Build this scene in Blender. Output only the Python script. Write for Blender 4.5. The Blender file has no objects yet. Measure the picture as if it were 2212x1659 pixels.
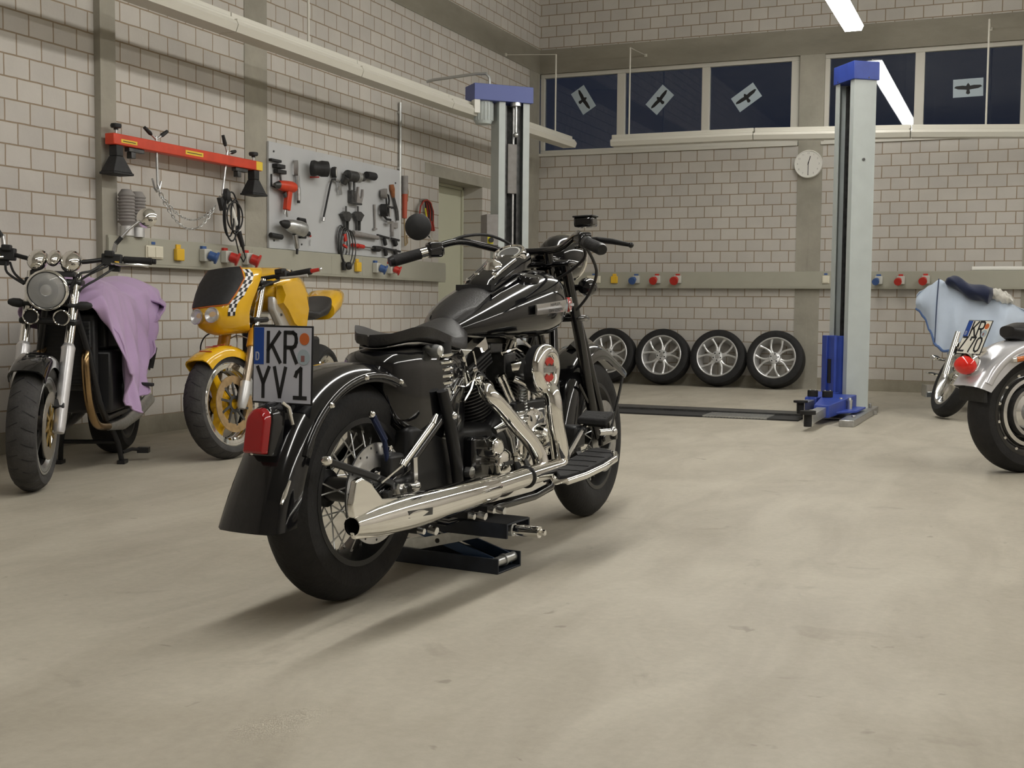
import bpy, bmesh, math, random
from mathutils import Vector as V, Matrix
from math import pi, sin, cos, radians, sqrt, atan2
random.seed(7)
S = bpy.context.scene
COL = S.collection

# ---------------------------------------------------------------- camera, world, exposure
cam = bpy.data.cameras.new('camera')
cam.sensor_width = 36; cam.sensor_fit = 'HORIZONTAL'; cam.lens = 41.9886
cam.clip_start = .05; cam.clip_end = 200
camo = bpy.data.objects.new('camera', cam); COL.objects.link(camo)
right = V((0.921028, 0.389391, 0.009036)); up = V((-0.033334, 0.055688, 0.997892)); fwd = V((-0.388067, 0.919388, -0.06427))
fwd.normalize(); right = (right - fwd*right.dot(fwd)).normalized(); up = right.cross(fwd)
m = Matrix((right, up, -fwd)).transposed().to_4x4(); m.translation = V((5.24606, -13.17865, .85698))
camo.matrix_world = m
S.camera = camo
S.view_settings.view_transform = 'Standard'; S.view_settings.look = 'None'
S.view_settings.gamma = 1; S.view_settings.use_curve_mapping = False
S.view_settings.exposure = 0.0
w = bpy.data.worlds.new('night'); S.world = w; w.use_nodes = True
w.node_tree.nodes['Background'].inputs[0].default_value = (.011, .015, .028, 1)
w.node_tree.nodes['Background'].inputs[1].default_value = 1.0

# ---------------------------------------------------------------- materials
def mat(name, c, rough=.5, metal=0, coat=0, emis=0, trans=0, alpha=1, spec=.5, var=0, vs=20, bump=0, bs=60, sheen=0, ior=1.45, stretch=None):
    M = bpy.data.materials.new(name); M.use_nodes = True
    nt = M.node_tree; b = nt.nodes['Principled BSDF']
    b.inputs['Base Color'].default_value = (*c, 1); b.inputs['Roughness'].default_value = rough
    b.inputs['Metallic'].default_value = metal; b.inputs['Coat Weight'].default_value = coat
    b.inputs['Coat Roughness'].default_value = .04
    b.inputs['Specular IOR Level'].default_value = spec; b.inputs['IOR'].default_value = ior
    b.inputs['Transmission Weight'].default_value = trans; b.inputs['Alpha'].default_value = alpha
    b.inputs['Sheen Weight'].default_value = sheen
    if emis:
        b.inputs['Emission Color'].default_value = (*c, 1); b.inputs['Emission Strength'].default_value = emis
    if var or bump:
        tc = nt.nodes.new('ShaderNodeTexCoord'); src = tc.outputs['Object']
        if stretch:
            mp = nt.nodes.new('ShaderNodeMapping'); mp.inputs['Scale'].default_value = stretch
            nt.links.new(src, mp.inputs[0]); src = mp.outputs[0]
        if var:
            n = nt.nodes.new('ShaderNodeTexNoise'); n.inputs['Scale'].default_value = vs; n.inputs['Detail'].default_value = 6
            nt.links.new(src, n.inputs['Vector'])
            r = nt.nodes.new('ShaderNodeValToRGB'); e = r.color_ramp.elements
            e[0].position = .3; e[1].position = .7
            e[0].color = (*[max(0, x*(1-var)) for x in c], 1); e[1].color = (*[min(1, x*(1+var)) for x in c], 1)
            nt.links.new(n.outputs['Fac'], r.inputs[0]); nt.links.new(r.outputs[0], b.inputs['Base Color'])
        if bump:
            n2 = nt.nodes.new('ShaderNodeTexNoise'); n2.inputs['Scale'].default_value = bs; n2.inputs['Detail'].default_value = 4
            nt.links.new(src, n2.inputs['Vector'])
            bp = nt.nodes.new('ShaderNodeBump'); bp.inputs['Strength'].default_value = bump; bp.inputs['Distance'].default_value = .01
            nt.links.new(n2.outputs['Fac'], bp.inputs['Height']); nt.links.new(bp.outputs[0], b.inputs['Normal'])
    return M

blackpaint = mat('black_gloss_paint', (.006, .006, .007), .12, coat=.6)
blacksatin = mat('black_satin_metal', (.012, .012, .013), .38)
blackmatte = mat('black_plastic', (.018, .018, .019), .6, var=.25, vs=40)
rubber = mat('tyre_rubber', (.013, .0125, .013), .75, var=.3, vs=18, bump=.25, bs=90)
rubberworn = mat('tyre_rubber_worn', (.045, .043, .042), .8, var=.3, vs=14, bump=.25, bs=90)
leather = mat('black_leather', (.022, .021, .021), .42, bump=.15, bs=160)
chrome = mat('chrome', (.86, .85, .82), .05, 1)
polished = mat('polished_alloy', (.72, .72, .72), .16, 1)
steel = mat('brushed_steel', (.5, .5, .5), .34, 1, var=.15, vs=30)
zinc = mat('zinc_plate', (.62, .63, .63), .32, .9, var=.12, vs=40)
darksteel = mat('dark_steel', (.10, .10, .10), .45, .8, var=.3, vs=25)
alloy = mat('silver_alloy_paint', (.62, .62, .62), .33, .55)
silverpaint = mat('silver_paint', (.66, .66, .69), .24, .45, coat=.5)
redlens = mat('red_lens', (.30, .008, .01), .12, coat=.5)
redlens2 = mat('bright_red_lens', (.75, .02, .012), .12, coat=.5)
amber = mat('amber_lens', (.55, .14, .02), .15, coat=.4)
plate_white = mat('number_plate_white', (.50, .51, .58), .35)
plate_cream = mat('number_plate_cream', (.72, .70, .62), .35)
plate_blue = mat('euro_band_blue', (.012, .06, .30), .35)
ink = mat('black_ink', (.010, .010, .012), .5)
white = mat('white_enamel', (.78, .77, .72), .35)
cream = mat('cream_plastic', (.72, .68, .55), .4)
yellowpl = mat('yellow_plastic', (.76, .47, .035), .4)
blueplas = mat('blue_plastic', (.05, .11, .30), .4)
redplas = mat('red_plastic', (.52, .035, .025), .38)
orangeplas = mat('orange_sticker', (.55, .13, .03), .45)
greysock = mat('socket_grey', (.55, .55, .50), .45)
glass = mat('clear_lens', (.95, .96, .97), .03, trans=.0, alpha=.22, spec=.9)
yellowpaint = mat('yellow_paint', (.74, .42, .012), .18, coat=.6)
ochre = mat('yellow_ochre_sleeve', (.60, .29, .02), .3, coat=.2)
goldrotor = mat('bronze_rotor', (.42, .29, .15), .45, .6, var=.2, vs=30)
goldrim = mat('gold_wheel', (.36, .24, .07), .4, .6)
copper = mat('bronzed_exhaust', (.36, .24, .12), .22, 1, var=.3, vs=6)
liftgrey = mat('lift_grey_paint', (.50, .545, .535), .38, var=.04, vs=8)
liftblue = mat('lift_blue_paint', (.035, .07, .36), .36, var=.12, vs=10)
capblue = mat('cover_blue_paint', (.10, .13, .36), .45)
jackblue = mat('jack_blue_black', (.018, .022, .032), .4, var=.3, vs=20)
redpaint = mat('red_paint', (.60, .055, .02), .38, var=.12, vs=12)
yellowsticker = mat('yellow_sticker', (.78, .56, .05), .5)
trunkgrey = mat('trunking_grey', (.375, .365, .30), .5, var=.03, vs=6)
boardgrey = mat('tool_board_grey', (.50, .51, .52), .42, var=.03, vs=5)
doorpaint = mat('door_paint', (.50, .50, .38), .5, var=.02, vs=3)
wood = mat('wood_handle', (.25, .09, .03), .5, var=.3, vs=20)
framewhite = mat('window_frame_white', (.56, .54, .48), .4)
pane = mat('window_pane', (.75, .80, .86), .015, trans=1, ior=1.5)
papergrey = mat('paper_grey', (.40, .47, .52), .7)
fixture = mat('luminaire_enamel', (.60, .58, .51), .42)
lit = mat('lit_diffuser', (1.0, .98, .93), .4, emis=24)
galv = mat('galvanised_pipe', (.52, .53, .52), .35, .7)
lilac = mat('lilac_cloth', (.44, .31, .50), .85, sheen=.2, var=.04, vs=8, bump=.12, bs=220)
paleblue = mat('pale_blue_cloth', (.52, .60, .72), .85, sheen=.2, var=.04, vs=8, bump=.1, bs=220)
navy = mat('navy_cloth', (.008, .014, .045), .85, sheen=.2, bump=.2, bs=120)
film = mat('plastic_bag', (.66, .64, .58), .2, alpha=.75, var=.35, vs=14, bump=.8, bs=14)
gaiter = mat('gaiter_grey', (.26, .245, .235), .6, var=.1, vs=20)
redcable = mat('red_cable', (.30, .03, .02), .45)
hazard = mat('hazard_yellow', (.62, .55, .03), .5)
check_w = mat('checker_white', (.75, .74, .74), .3)

def brickmat(name, x0, off, seed=0, axis='X'):
    M = bpy.data.materials.new(name); M.use_nodes = True; nt = M.node_tree; N = nt.nodes; L = nt.links
    b = N['Principled BSDF']; b.inputs['Roughness'].default_value = .78; b.inputs['Specular IOR Level'].default_value = .25
    tc = N.new('ShaderNodeTexCoord'); sp = N.new('ShaderNodeSeparateXYZ'); L.new(tc.outputs['Object'], sp.inputs[0])
    def math(op, a, bb):
        n = N.new('ShaderNodeMath'); n.operation = op
        for i, q in enumerate((a, bb)):
            if isinstance(q, (int, float)): n.inputs[i].default_value = q
            else: L.new(q, n.inputs[i])
        return n.outputs[0]
    cx = math('SUBTRACT', sp.outputs[axis], x0); cz = math('SUBTRACT', sp.outputs['Z'], .12)
    wob = N.new('ShaderNodeTexNoise'); wob.inputs['Scale'].default_value = 9; L.new(tc.outputs['Object'], wob.inputs['Vector'])
    wv = math('MULTIPLY', math('SUBTRACT', wob.outputs['Fac'], .5), .006)
    cb = N.new('ShaderNodeCombineXYZ'); L.new(math('ADD', cx, wv), cb.inputs[0]); L.new(math('ADD', cz, wv), cb.inputs[1])
    br = N.new('ShaderNodeTexBrick'); L.new(cb.outputs[0], br.inputs['Vector'])
    br.offset = off; br.offset_frequency = 2; br.squash = 1
    for k, q in (('Scale', 1), ('Mortar Size', .0052), ('Mortar Smooth', .25), ('Bias', 0), ('Brick Width', .1881), ('Row Height', .125)): br.inputs[k].default_value = q
    br.inputs['Color1'].default_value = (.55, .52, .475, 1); br.inputs['Color2'].default_value = (.49, .465, .43, 1)
    br.inputs['Mortar'].default_value = (.30, .235, .165, 1)
    n1 = N.new('ShaderNodeTexNoise'); n1.inputs['Scale'].default_value = 1.6; n1.inputs['Detail'].default_value = 7; n1.inputs['Roughness'].default_value = .65
    L.new(tc.outputs['Object'], n1.inputs['Vector'])
    rm = N.new('ShaderNodeMapRange'); rm.inputs[1].default_value = .3; rm.inputs[2].default_value = .72; rm.inputs[3].default_value = .9; rm.inputs[4].default_value = 1.07
    L.new(n1.outputs['Fac'], rm.inputs[0])
    mx = N.new('ShaderNodeMix'); mx.data_type = 'RGBA'; mx.blend_type = 'MULTIPLY'; mx.inputs[0].default_value = 1
    L.new(br.outputs['Color'], mx.inputs[6]); L.new(rm.outputs[0], mx.inputs[7]); L.new(mx.outputs[2], b.inputs['Base Color'])
    n2 = N.new('ShaderNodeTexNoise'); n2.inputs['Scale'].default_value = 55; n2.inputs['Detail'].default_value = 5; L.new(tc.outputs['Object'], n2.inputs['Vector'])
    hgt = math('ADD', math('MULTIPLY', br.outputs['Fac'], -1.0), math('MULTIPLY', n2.outputs['Fac'], .35))
    bp = N.new('ShaderNodeBump'); bp.inputs['Strength'].default_value = .55; bp.inputs['Distance'].default_value = .006
    L.new(hgt, bp.inputs['Height']); L.new(bp.outputs[0], b.inputs['Normal'])
    return M

def concrete(name, c, rough=.8, streak=(1, 1, 1), amt=.16, sc=2.2, bump=.35):
    M = bpy.data.materials.new(name); M.use_nodes = True; nt = M.node_tree; N = nt.nodes; L = nt.links
    b = N['Principled BSDF']; b.inputs['Roughness'].default_value = rough; b.inputs['Specular IOR Level'].default_value = .25
    tc = N.new('ShaderNodeTexCoord'); mp = N.new('ShaderNodeMapping'); mp.inputs['Scale'].default_value = streak; L.new(tc.outputs['Object'], mp.inputs[0])
    n1 = N.new('ShaderNodeTexNoise'); n1.inputs['Scale'].default_value = sc; n1.inputs['Detail'].default_value = 9; n1.inputs['Roughness'].default_value = .65; L.new(mp.outputs[0], n1.inputs['Vector'])
    r = N.new('ShaderNodeValToRGB'); r.color_ramp.elements[0].position = .32; r.color_ramp.elements[1].position = .7
    r.color_ramp.elements[0].color = (*[x*(1-amt) for x in c], 1); r.color_ramp.elements[1].color = (*[x*(1+amt) for x in c], 1)
    L.new(n1.outputs['Fac'], r.inputs[0]); L.new(r.outputs[0], b.inputs['Base Color'])
    n2 = N.new('ShaderNodeTexNoise'); n2.inputs['Scale'].default_value = 40; n2.inputs['Detail'].default_value = 6; L.new(tc.outputs['Object'], n2.inputs['Vector'])
    bp = N.new('ShaderNodeBump'); bp.inputs['Strength'].default_value = bump; bp.inputs['Distance'].default_value = .004
    L.new(n2.outputs['Fac'], bp.inputs['Height']); L.new(bp.outputs[0], b.inputs['Normal'])
    return M

def floormat():
    M = bpy.data.materials.new('worn_screed_floor'); M.use_nodes = True; nt = M.node_tree; N = nt.nodes; L = nt.links
    b = N['Principled BSDF']; b.inputs['Specular IOR Level'].default_value = .35
    tc = N.new('ShaderNodeTexCoord')
    def noise(sc, det, ro, vec=None, dist=0):
        n = N.new('ShaderNodeTexNoise'); n.inputs['Scale'].default_value = sc; n.inputs['Detail'].default_value = det; n.inputs['Roughness'].default_value = ro
        n.inputs['Distortion'].default_value = dist
        L.new(vec or tc.outputs['Object'], n.inputs['Vector']); return n.outputs['Fac']
    def ramp(f, p0, p1, c0, c1):
        r = N.new('ShaderNodeValToRGB'); e = r.color_ramp.elements; e[0].position = p0; e[1].position = p1
        e[0].color = (*c0, 1); e[1].color = (*c1, 1); L.new(f, r.inputs[0]); return r.outputs[0]
    def mult(a, bb, fac=1):
        mx = N.new('ShaderNodeMix'); mx.data_type = 'RGBA'; mx.blend_type = 'MULTIPLY'; mx.inputs[0].default_value = fac
        L.new(a, mx.inputs[6]); L.new(bb, mx.inputs[7]); return mx.outputs[2]
    mp = N.new('ShaderNodeMapping'); mp.inputs['Scale'].default_value = (1.6, .5, 1); mp.inputs['Rotation'].default_value = (0, 0, .35); L.new(tc.outputs['Object'], mp.inputs[0])
    base = ramp(noise(1.1, 10, .62, dist=.6), .3, .72, (.385, .352, .288), (.47, .437, .367))
    sm = ramp(noise(2.4, 8, .6, mp.outputs[0], .8), .36, .62, (.86, .85, .83), (1.02, 1.02, 1.01))
    fine = ramp(noise(38, 6, .7), .3, .7, (.93, .925, .92), (1.05, 1.05, 1.05))
    stain = ramp(noise(3.4, 5, .55, dist=1.5), .27, .36, (.70, .67, .66), (1, 1, 1))
    spots = ramp(noise(11, 3, .5, dist=.4), .25, .30, (.55, .52, .5), (1, 1, 1))
    col = mult(mult(mult(mult(base, sm), fine), stain, .55), spots, .6)
    L.new(col, b.inputs['Base Color'])
    rr = N.new('ShaderNodeMapRange'); rr.inputs[3].default_value = .42; rr.inputs[4].default_value = .68; L.new(noise(2, 6, .6), rr.inputs[0]); L.new(rr.outputs[0], b.inputs['Roughness'])
    bp = N.new('ShaderNodeBump'); bp.inputs['Strength'].default_value = .25; bp.inputs['Distance'].default_value = .003
    L.new(noise(30, 7, .65), bp.inputs['Height']); L.new(bp.outputs[0], b.inputs['Normal'])
    return M

# ---------------------------------------------------------------- geometry helpers
class G:
    def __init__(s, T=None): s.v = []; s.f = []; s.mi = []; s.m = 0; s.T = T
    def add(s, vs, fs):
        o = len(s.v)
        for p in vs:
            p = V(p); s.v.append(s.T @ p if s.T else p)
        for f in fs: s.f.append([o+i for i in f]); s.mi.append(s.m)
        return s
    def box(s, c, d, R=None):
        c = V(c); x, y, z = (q/2 for q in d)
        ps = [V((sx*x, sy*y, sz*z)) for sz in (-1, 1) for sy in (-1, 1) for sx in (-1, 1)]
        if R: ps = [R @ p for p in ps]
        return s.add([c+p for p in ps], [(0, 2, 3, 1), (4, 5, 7, 6), (0, 1, 5, 4), (2, 6, 7, 3), (0, 4, 6, 2), (1, 3, 7, 5)])
    def bb(s, a, b): return s.box([(p+q)/2 for p, q in zip(a, b)], [abs(p-q) for p, q in zip(a, b)])
    def beam(s, p, q, w, h, upv=(0, 0, 1)):
        p = V(p); q = V(q); d = (q-p); l = d.length; d.normalize(); u = V(upv)
        y = u.cross(d)
        if y.length < 1e-4: y = V((0, 1, 0)).cross(d)
        y.normalize(); z = d.cross(y)
        return s.box((p+q)/2, (l, w, h), Matrix((d, y, z)).transposed())
    @staticmethod
    def frame(d):
        d = V(d).normalized(); a = V((0, 0, 1)) if abs(d.z) < .9 else V((1, 0, 0))
        x = a.cross(d).normalized(); return x, d.cross(x)
    def cyl(s, p, q, r, r2=None, n=16, cap=True):
        return s.tube([p, q], [r, r if r2 is None else r2], n, cap=cap)
    def tube(s, pts, r, n=10, closed=False, cap=True, sy=1):
        pts = [V(p) for p in pts]; k = len(pts); rs = r if isinstance(r, (list, tuple)) else [r]*k
        vs = []; x = None
        for i, p in enumerate(pts):
            if closed: d = pts[(i+1) % k]-pts[i-1]
            else: d = (pts[min(i+1, k-1)]-pts[max(i-1, 0)])
            if d.length < 1e-9: d = V((0, 0, 1))
            d.normalize()
            if x is None: x, y = s.frame(d)
            else:
                x = x-d*x.dot(d)
                if x.length < 1e-5: x, y = s.frame(d)
                x.normalize(); y = d.cross(x)
            for j in range(n):
                a = 2*pi*j/n; vs.append(p+(x*cos(a)+y*sin(a)*sy)*rs[i])
        fs = []
        for i in range(k if closed else k-1):
            for j in range(n):
                a = i*n+j; b = i*n+(j+1) % n; i2 = (i+1) % k
                fs.append((a, b, i2*n+(j+1) % n, i2*n+j))
        if cap and not closed: fs += [tuple(range(n))[::-1], tuple((k-1)*n+j for j in range(n))]
        return s.add(vs, fs)
    def lathe(s, prof, o=(0, 0, 0), ax=(0, 1, 0), n=40, loop=False, a0=0, a1=2*pi):
        o = V(o); ax = V(ax).normalized(); x, y = s.frame(ax); full = abs(a1-a0-2*pi) < 1e-6; k = len(prof)
        m = n if full else n+1; vs = []; fs = []
        for j in range(m):
            a = a0+(a1-a0)*j/n
            for r, h in prof: vs.append(o+ax*h+(x*cos(a)+y*sin(a))*r)
        for j in range(n):
            for i in range(k if loop else k-1):
                i2 = (i+1) % k; a = j*k; b = ((j+1) % m)*k
                fs.append((a+i, a+i2, b+i2, b+i))
        return s.add(vs, fs)
    def ball(s, c, r, n=16):
        r = (r, r, r) if isinstance(r, (int, float)) else r; c = V(c); h = n//2; vs = []; fs = []
        for i in range(h+1):
            t = pi*i/h
            for j in range(n):
                a = 2*pi*j/n; vs.append(c+V((r[0]*sin(t)*cos(a), r[1]*sin(t)*sin(a), r[2]*cos(t))))
        for i in range(h):
            for j in range(n): fs.append((i*n+j, (i+1)*n+j, (i+1)*n+(j+1) % n, i*n+(j+1) % n))
        return s.add(vs, fs)
    def prism(s, poly, o, ex, ey, d):
        o = V(o); ex = V(ex); ey = V(ey); ez = ex.cross(ey).normalized()*d; n = len(poly)
        vs = [o+ex*a+ey*b for a, b in poly]; vs += [p+ez for p in vs]
        return s.add(vs, [tuple(range(n))[::-1], tuple(range(n, 2*n))]+[(i, (i+1) % n, n+(i+1) % n, n+i) for i in range(n)])
    def loft(s, rings, cap=True, closed=False):
        n = len(rings[0]); k = len(rings); vs = [p for r in rings for p in r]; fs = []
        for i in range(k if closed else k-1):
            i2 = (i+1) % k
            for j in range(n): fs.append((i*n+j, i*n+(j+1) % n, i2*n+(j+1) % n, i2*n+j))
        if cap and not closed: fs += [tuple(range(n))[::-1], tuple((k-1)*n+j for j in range(n))]
        return s.add(vs, fs)
    def sheet(s, fn, nu, nv):
        vs = [fn(i/nu, j/nv) for i in range(nu+1) for j in range(nv+1)]; m = nv+1
        return s.add(vs, [(i*m+j, (i+1)*m+j, (i+1)*m+j+1, i*m+j+1) for i in range(nu) for j in range(nv)])
    def torus(s, o, ax, R, r, n=36, k=8): return s.lathe([(R+r*cos(2*pi*i/k), r*sin(2*pi*i/k)) for i in range(k)], o, ax, n, True)
    def coil(s, p, q, R, r, turns, n=8, seg=18):
        p = V(p); q = V(q); d = q-p; x, y = s.frame(d); N = int(turns*seg)
        return s.tube([p+d*(i/N)+(x*cos(2*pi*turns*i/N)+y*sin(2*pi*turns*i/N))*R for i in range(N+1)], r, n)
    def strokes(s, lines, o, ex, ey, w, d):          # flat lettering: polylines drawn as raised bars
        o = V(o); ex = V(ex); ey = V(ey); ez = ex.cross(ey).normalized()
        for ln in lines:
            P = [o+ex*a+ey*b for a, b in ln]
            for i in range(len(P)-1):
                e = (P[i+1]-P[i]).normalized()*w*.35
                s.beam(P[i]-e, P[i+1]+e, w, d, ez)
        return s

def obj(name, g, ms, parent=None, smooth=35, bevel=0, sub=0, solid=0, label=None, wn=False):
    me = bpy.data.meshes.new(name); me.from_pydata([tuple(p) for p in g.v], [], g.f)
    ms = ms if isinstance(ms, (list, tuple)) else [ms]
    for q in ms: me.materials.append(q)
    if len(ms) > 1:
        for p, i in zip(me.polygons, g.mi): p.material_index = i
    bm = bmesh.new(); bm.from_mesh(me); bmesh.ops.recalc_face_normals(bm, faces=bm.faces); bm.to_mesh(me); bm.free()
    if smooth:
        for p in me.polygons: p.use_smooth = True
        me.set_sharp_from_angle(angle=radians(smooth))
    o = bpy.data.objects.new(name, me); COL.objects.link(o)
    if parent: o.parent = parent
    if bevel:
        b = o.modifiers.new('bevel', 'BEVEL'); b.width = bevel; b.segments = 2; b.limit_method = 'ANGLE'; b.angle_limit = radians(40)
    if solid:
        b = o.modifiers.new('solid', 'SOLIDIFY'); b.thickness = solid; b.offset = 0
    if sub:
        b = o.modifiers.new('sub', 'SUBSURF'); b.levels = sub; b.render_levels = sub
    if label: o['label'] = label
    return o

def tag(o, label, cat, group=None, kind=None):
    o['label'] = label; o['category'] = cat
    if group: o['group'] = group
    if kind: o['kind'] = kind
    return o
def thing(name, label, cat, loc=(0, 0, 0), rz=0, group=None, rot=None):
    o = bpy.data.objects.new(name, None); COL.objects.link(o); o.empty_display_size = .1
    o.location = loc; o.rotation_euler = rot or (0, 0, rz)
    return tag(o, label, cat, group)
def struct(name, g, ms, parent=None, **k):
    o = obj(name, g, ms, parent, **k)
    if not parent: o['kind'] = 'structure'
    return o
def dup(root, loc, label, rz=None):
    r = root.copy(); COL.objects.link(r); r.location = loc
    if rz is not None: r.rotation_euler[2] = rz
    r['label'] = label
    for ch in list(root.children):
        c = ch.copy(); COL.objects.link(c); c.parent = r
        for gch in ch.children:
            d = gch.copy(); COL.objects.link(d); d.parent = c
    return r
_fc = {}
def text_g(g, txt, o, ex, ey, h, depth=.0008, sx=1.0):
    key = txt
    if key not in _fc:
        cu = bpy.data.curves.new('t', 'FONT'); cu.body = txt; cu.size = 1; cu.align_x = 'CENTER'; cu.align_y = 'CENTER'
        to = bpy.data.objects.new('t', cu); COL.objects.link(to)
        bpy.context.view_layer.update()
        me = bpy.data.meshes.new_from_object(to.evaluated_get(bpy.context.evaluated_depsgraph_get()))
        _fc[key] = ([tuple(p.co) for p in me.vertices], [tuple(p.vertices) for p in me.polygons])
        bpy.data.objects.remove(to); bpy.data.curves.remove(cu); bpy.data.meshes.remove(me)
    vs, fs = _fc[key]; o = V(o); ex = V(ex); ey = V(ey); ez = ex.cross(ey).normalized()*depth
    hh = h/.7
    g.add([o+ex*(p[0]*hh*sx)+ey*(p[1]*hh)+ez for p in vs], fs)
# ================================================================ lit luminaire rows (the room's own lamps)
def luminaire(name, label, L, on, group, loc, rz=0, tilt=0):
    t = thing(name, label, 'lamp', loc, rz, group); t.rotation_euler = (0, tilt, rz)
    g = G(); g.bb((-L/2, -.035, .085), (L/2, .035, .125)); g.bb((-L/2+.01, -.07, .06), (L/2-.01, .07, .086)); obj('spine', g, fixture, t, bevel=.004)
    g = G(); sec = [(-.075, .07), (-.088, .045), (-.07, .0), (.07, .0), (.088, .045), (.075, .07)]
    if on: sec = [(a*1.12, b) for a, b in sec]
    g.loft([[V((x, a, b)) for a, b in sec] for x in (-L/2, L/2)]); obj('diffuser', g, lit if on else fixture, t, smooth=20)
    return t
# ================================================================ room shell
BA = brickmat('masonry_back', .2048, .5)
BB = brickmat('masonry_back_right', 3.8791, .5)
BL3 = brickmat('masonry_left', -5.4109, .333, axis='Y')
BL2 = brickmat('masonry_left_middle', -7.0445, .43, axis='Y')
BL1 = brickmat('masonry_left_near', -7.9737, .5, axis='Y')
conc = concrete('cast_concrete', (.335, .315, .265)); concbeam = concrete('ring_beam_concrete', (.27, .25, .205), streak=(.5, .5, 1.5))
plinthc = concrete('plinth_concrete', (.30, .275, .22), amt=.25)
g = G(); g.bb((-.6, -17.6, -.2), (10.2, .6, 0)); struct('floor', g, floormat(), smooth=0)
ceilm = concrete('ceiling_concrete', (.42, .41, .37))
g = G(); g.bb((-.4, -17.4, 5.1), (10, .4, 5.3)); struct('ceiling', g, ceilm, smooth=0)
g = G()
g.bb((-.3, 0, .12), (3.007, .3, 2.62)); g.bb((-.3, 0, 3.852), (9.6, .3, 5.1))
g.m = 1; g.bb((3.268, 0, .12), (5.27, .3, 2.62)); g.bb((5.53, 0, .12), (9.6, .3, 3.577))
struct('wall_back', g, [BA, BB], smooth=0)
g = G()
g.bb((-.3, -5.537, .12), (0, -2.632, 3.577)); g.bb((-.3, -1.602, .12), (0, -.31, 3.577)); g.bb((-.3, -2.632, 2.12), (0, -1.602, 3.577)); g.bb((-.3, -17, 3.852), (0, 0, 5.1))
g.m = 1; g.bb((-.3, -7.225, .12), (0, -5.82, 3.577)); g.m = 2; g.bb((-.3, -17, .12), (0, -7.36, 3.577))
struct('wall_left', g, [BL3, BL2, BL1], smooth=0)
g = G(); g.bb((9.6, -17, 0), (9.9, .3, 5.1)); struct('wall_right', g, BL1, smooth=0)
g = G(); g.bb((-.3, -17.3, 0), (9.9, -17, 5.1)); struct('wall_front', g, BA, smooth=0)
# cast columns, ring beam, plinths, lintel
for i, (a, b) in enumerate([((3.007, -.006, 0), (3.268, .29, 3.577)), ((5.27, -.006, 0), (5.53, .29, 3.577))]):
    g = G(); g.bb(a, b)
    if i == 0: g.bb((3.13, -.009, .4), (3.142, 0, 2.4))
    struct('trim_%d' % (i+1), g, conc, smooth=0)
g = G(); g.bb((-.29, -5.82, 0), (.006, -5.537, 3.577)); struct('trim_3', g, conc, smooth=0)
g = G(); g.bb((-.29, -7.36, 0), (.05, -7.225, 3.577)); struct('trim_4', g, conc, smooth=0)
g = G(); g.bb((-.29, -.31, 0), (.006, .0, 3.577)); struct('trim_5', g, conc, smooth=0)
g = G(); g.bb((-.3, -.008, 3.577), (9.6, .3, 3.852)); struct('trim_6', g, concbeam, smooth=0)
g = G(); g.bb((-.3, -17, 3.577), (.008, -.008, 3.852)); struct('trim_7', g, concbeam, smooth=0)
g = G(); g.bb((-.29, -2.93, 2.115), (.004, -1.362, 2.228)); struct('trim_8', g, conc, smooth=0)
g = G(); g.bb((0, -.004, 0), (3.007, .3, .12)); g.bb((3.268, -.004, 0), (5.27, .3, .12)); g.bb((5.53, -.004, 0), (9.6, .3, .12)); struct('baseboard_back', g, plinthc, smooth=0)
g = G()
for a, b in ((-17, -7.36), (-7.225, -5.82), (-5.537, -2.632), (-1.602, -.31)): g.bb((-.3, a, 0), (.004, b, .12))
struct('baseboard_left', g, plinthc, smooth=0)
# windows: white frames with real panes in front of the night
def window(n, x0, x1, mull, z0=2.655, z1=3.577, jw=.09):
    g = G(); y0, y1 = .035, .10
    g.bb((x0, y0, z0), (x1, y1, z0+.04)); g.bb((x0, y0, z1-.045), (x1, y1, z1))
    xs = [x0+jw]
    for a, b in mull: g.bb((a, y0, z0+.04), (b, y1, z1-.045))
    g.bb((x0, y0, z0+.04), (x0+(jw if n > 1 else .05), y1, z1-.045)); g.bb((x1-jw, y0, z0+.04), (x1, y1, z1-.045))
    o = struct('window_%d' % n, g, framewhite, bevel=.004)
    g = G(); g.bb((x0, -.02, 2.62), (x1, .12, z0)); s = obj('sill', g, framewhite, o, bevel=.003)
    g = G(); g.bb((x0+.02, .072, z0+.02), (x1-.02, .078, z1-.02)); obj('pane', g, pane, o, smooth=0)
window(1, 0.0, 3.0, [(.94, 1.033), (1.927, 2.016)])
window(2, 3.245, 5.27, [(4.18, 4.275)], jw=.07)
# flush door in the left wall
g = G(); g.bb((-.29, -2.60, 0), (-.235, -1.634, 2.085)); d1 = struct('door_1', g, doorpaint, bevel=.003)
g = G(); g.bb((-.29, -2.632, 0), (-.215, -2.603, 2.115)); g.bb((-.29, -1.631, 0), (-.215, -1.602, 2.115)); g.bb((-.29, -2.632, 2.088), (-.215, -1.602, 2.115)); obj('door_frame', g, doorpaint, d1, bevel=.003)
g = G(); g.tube([(-.235, -2.52, 1.02), (-.185, -2.52, 1.02), (-.185, -2.40, 1.02)], .009); g.cyl((-.236, -2.52, 1.02), (-.228, -2.52, 1.02), .025); obj('door_handle', g, steel, d1)

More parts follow.
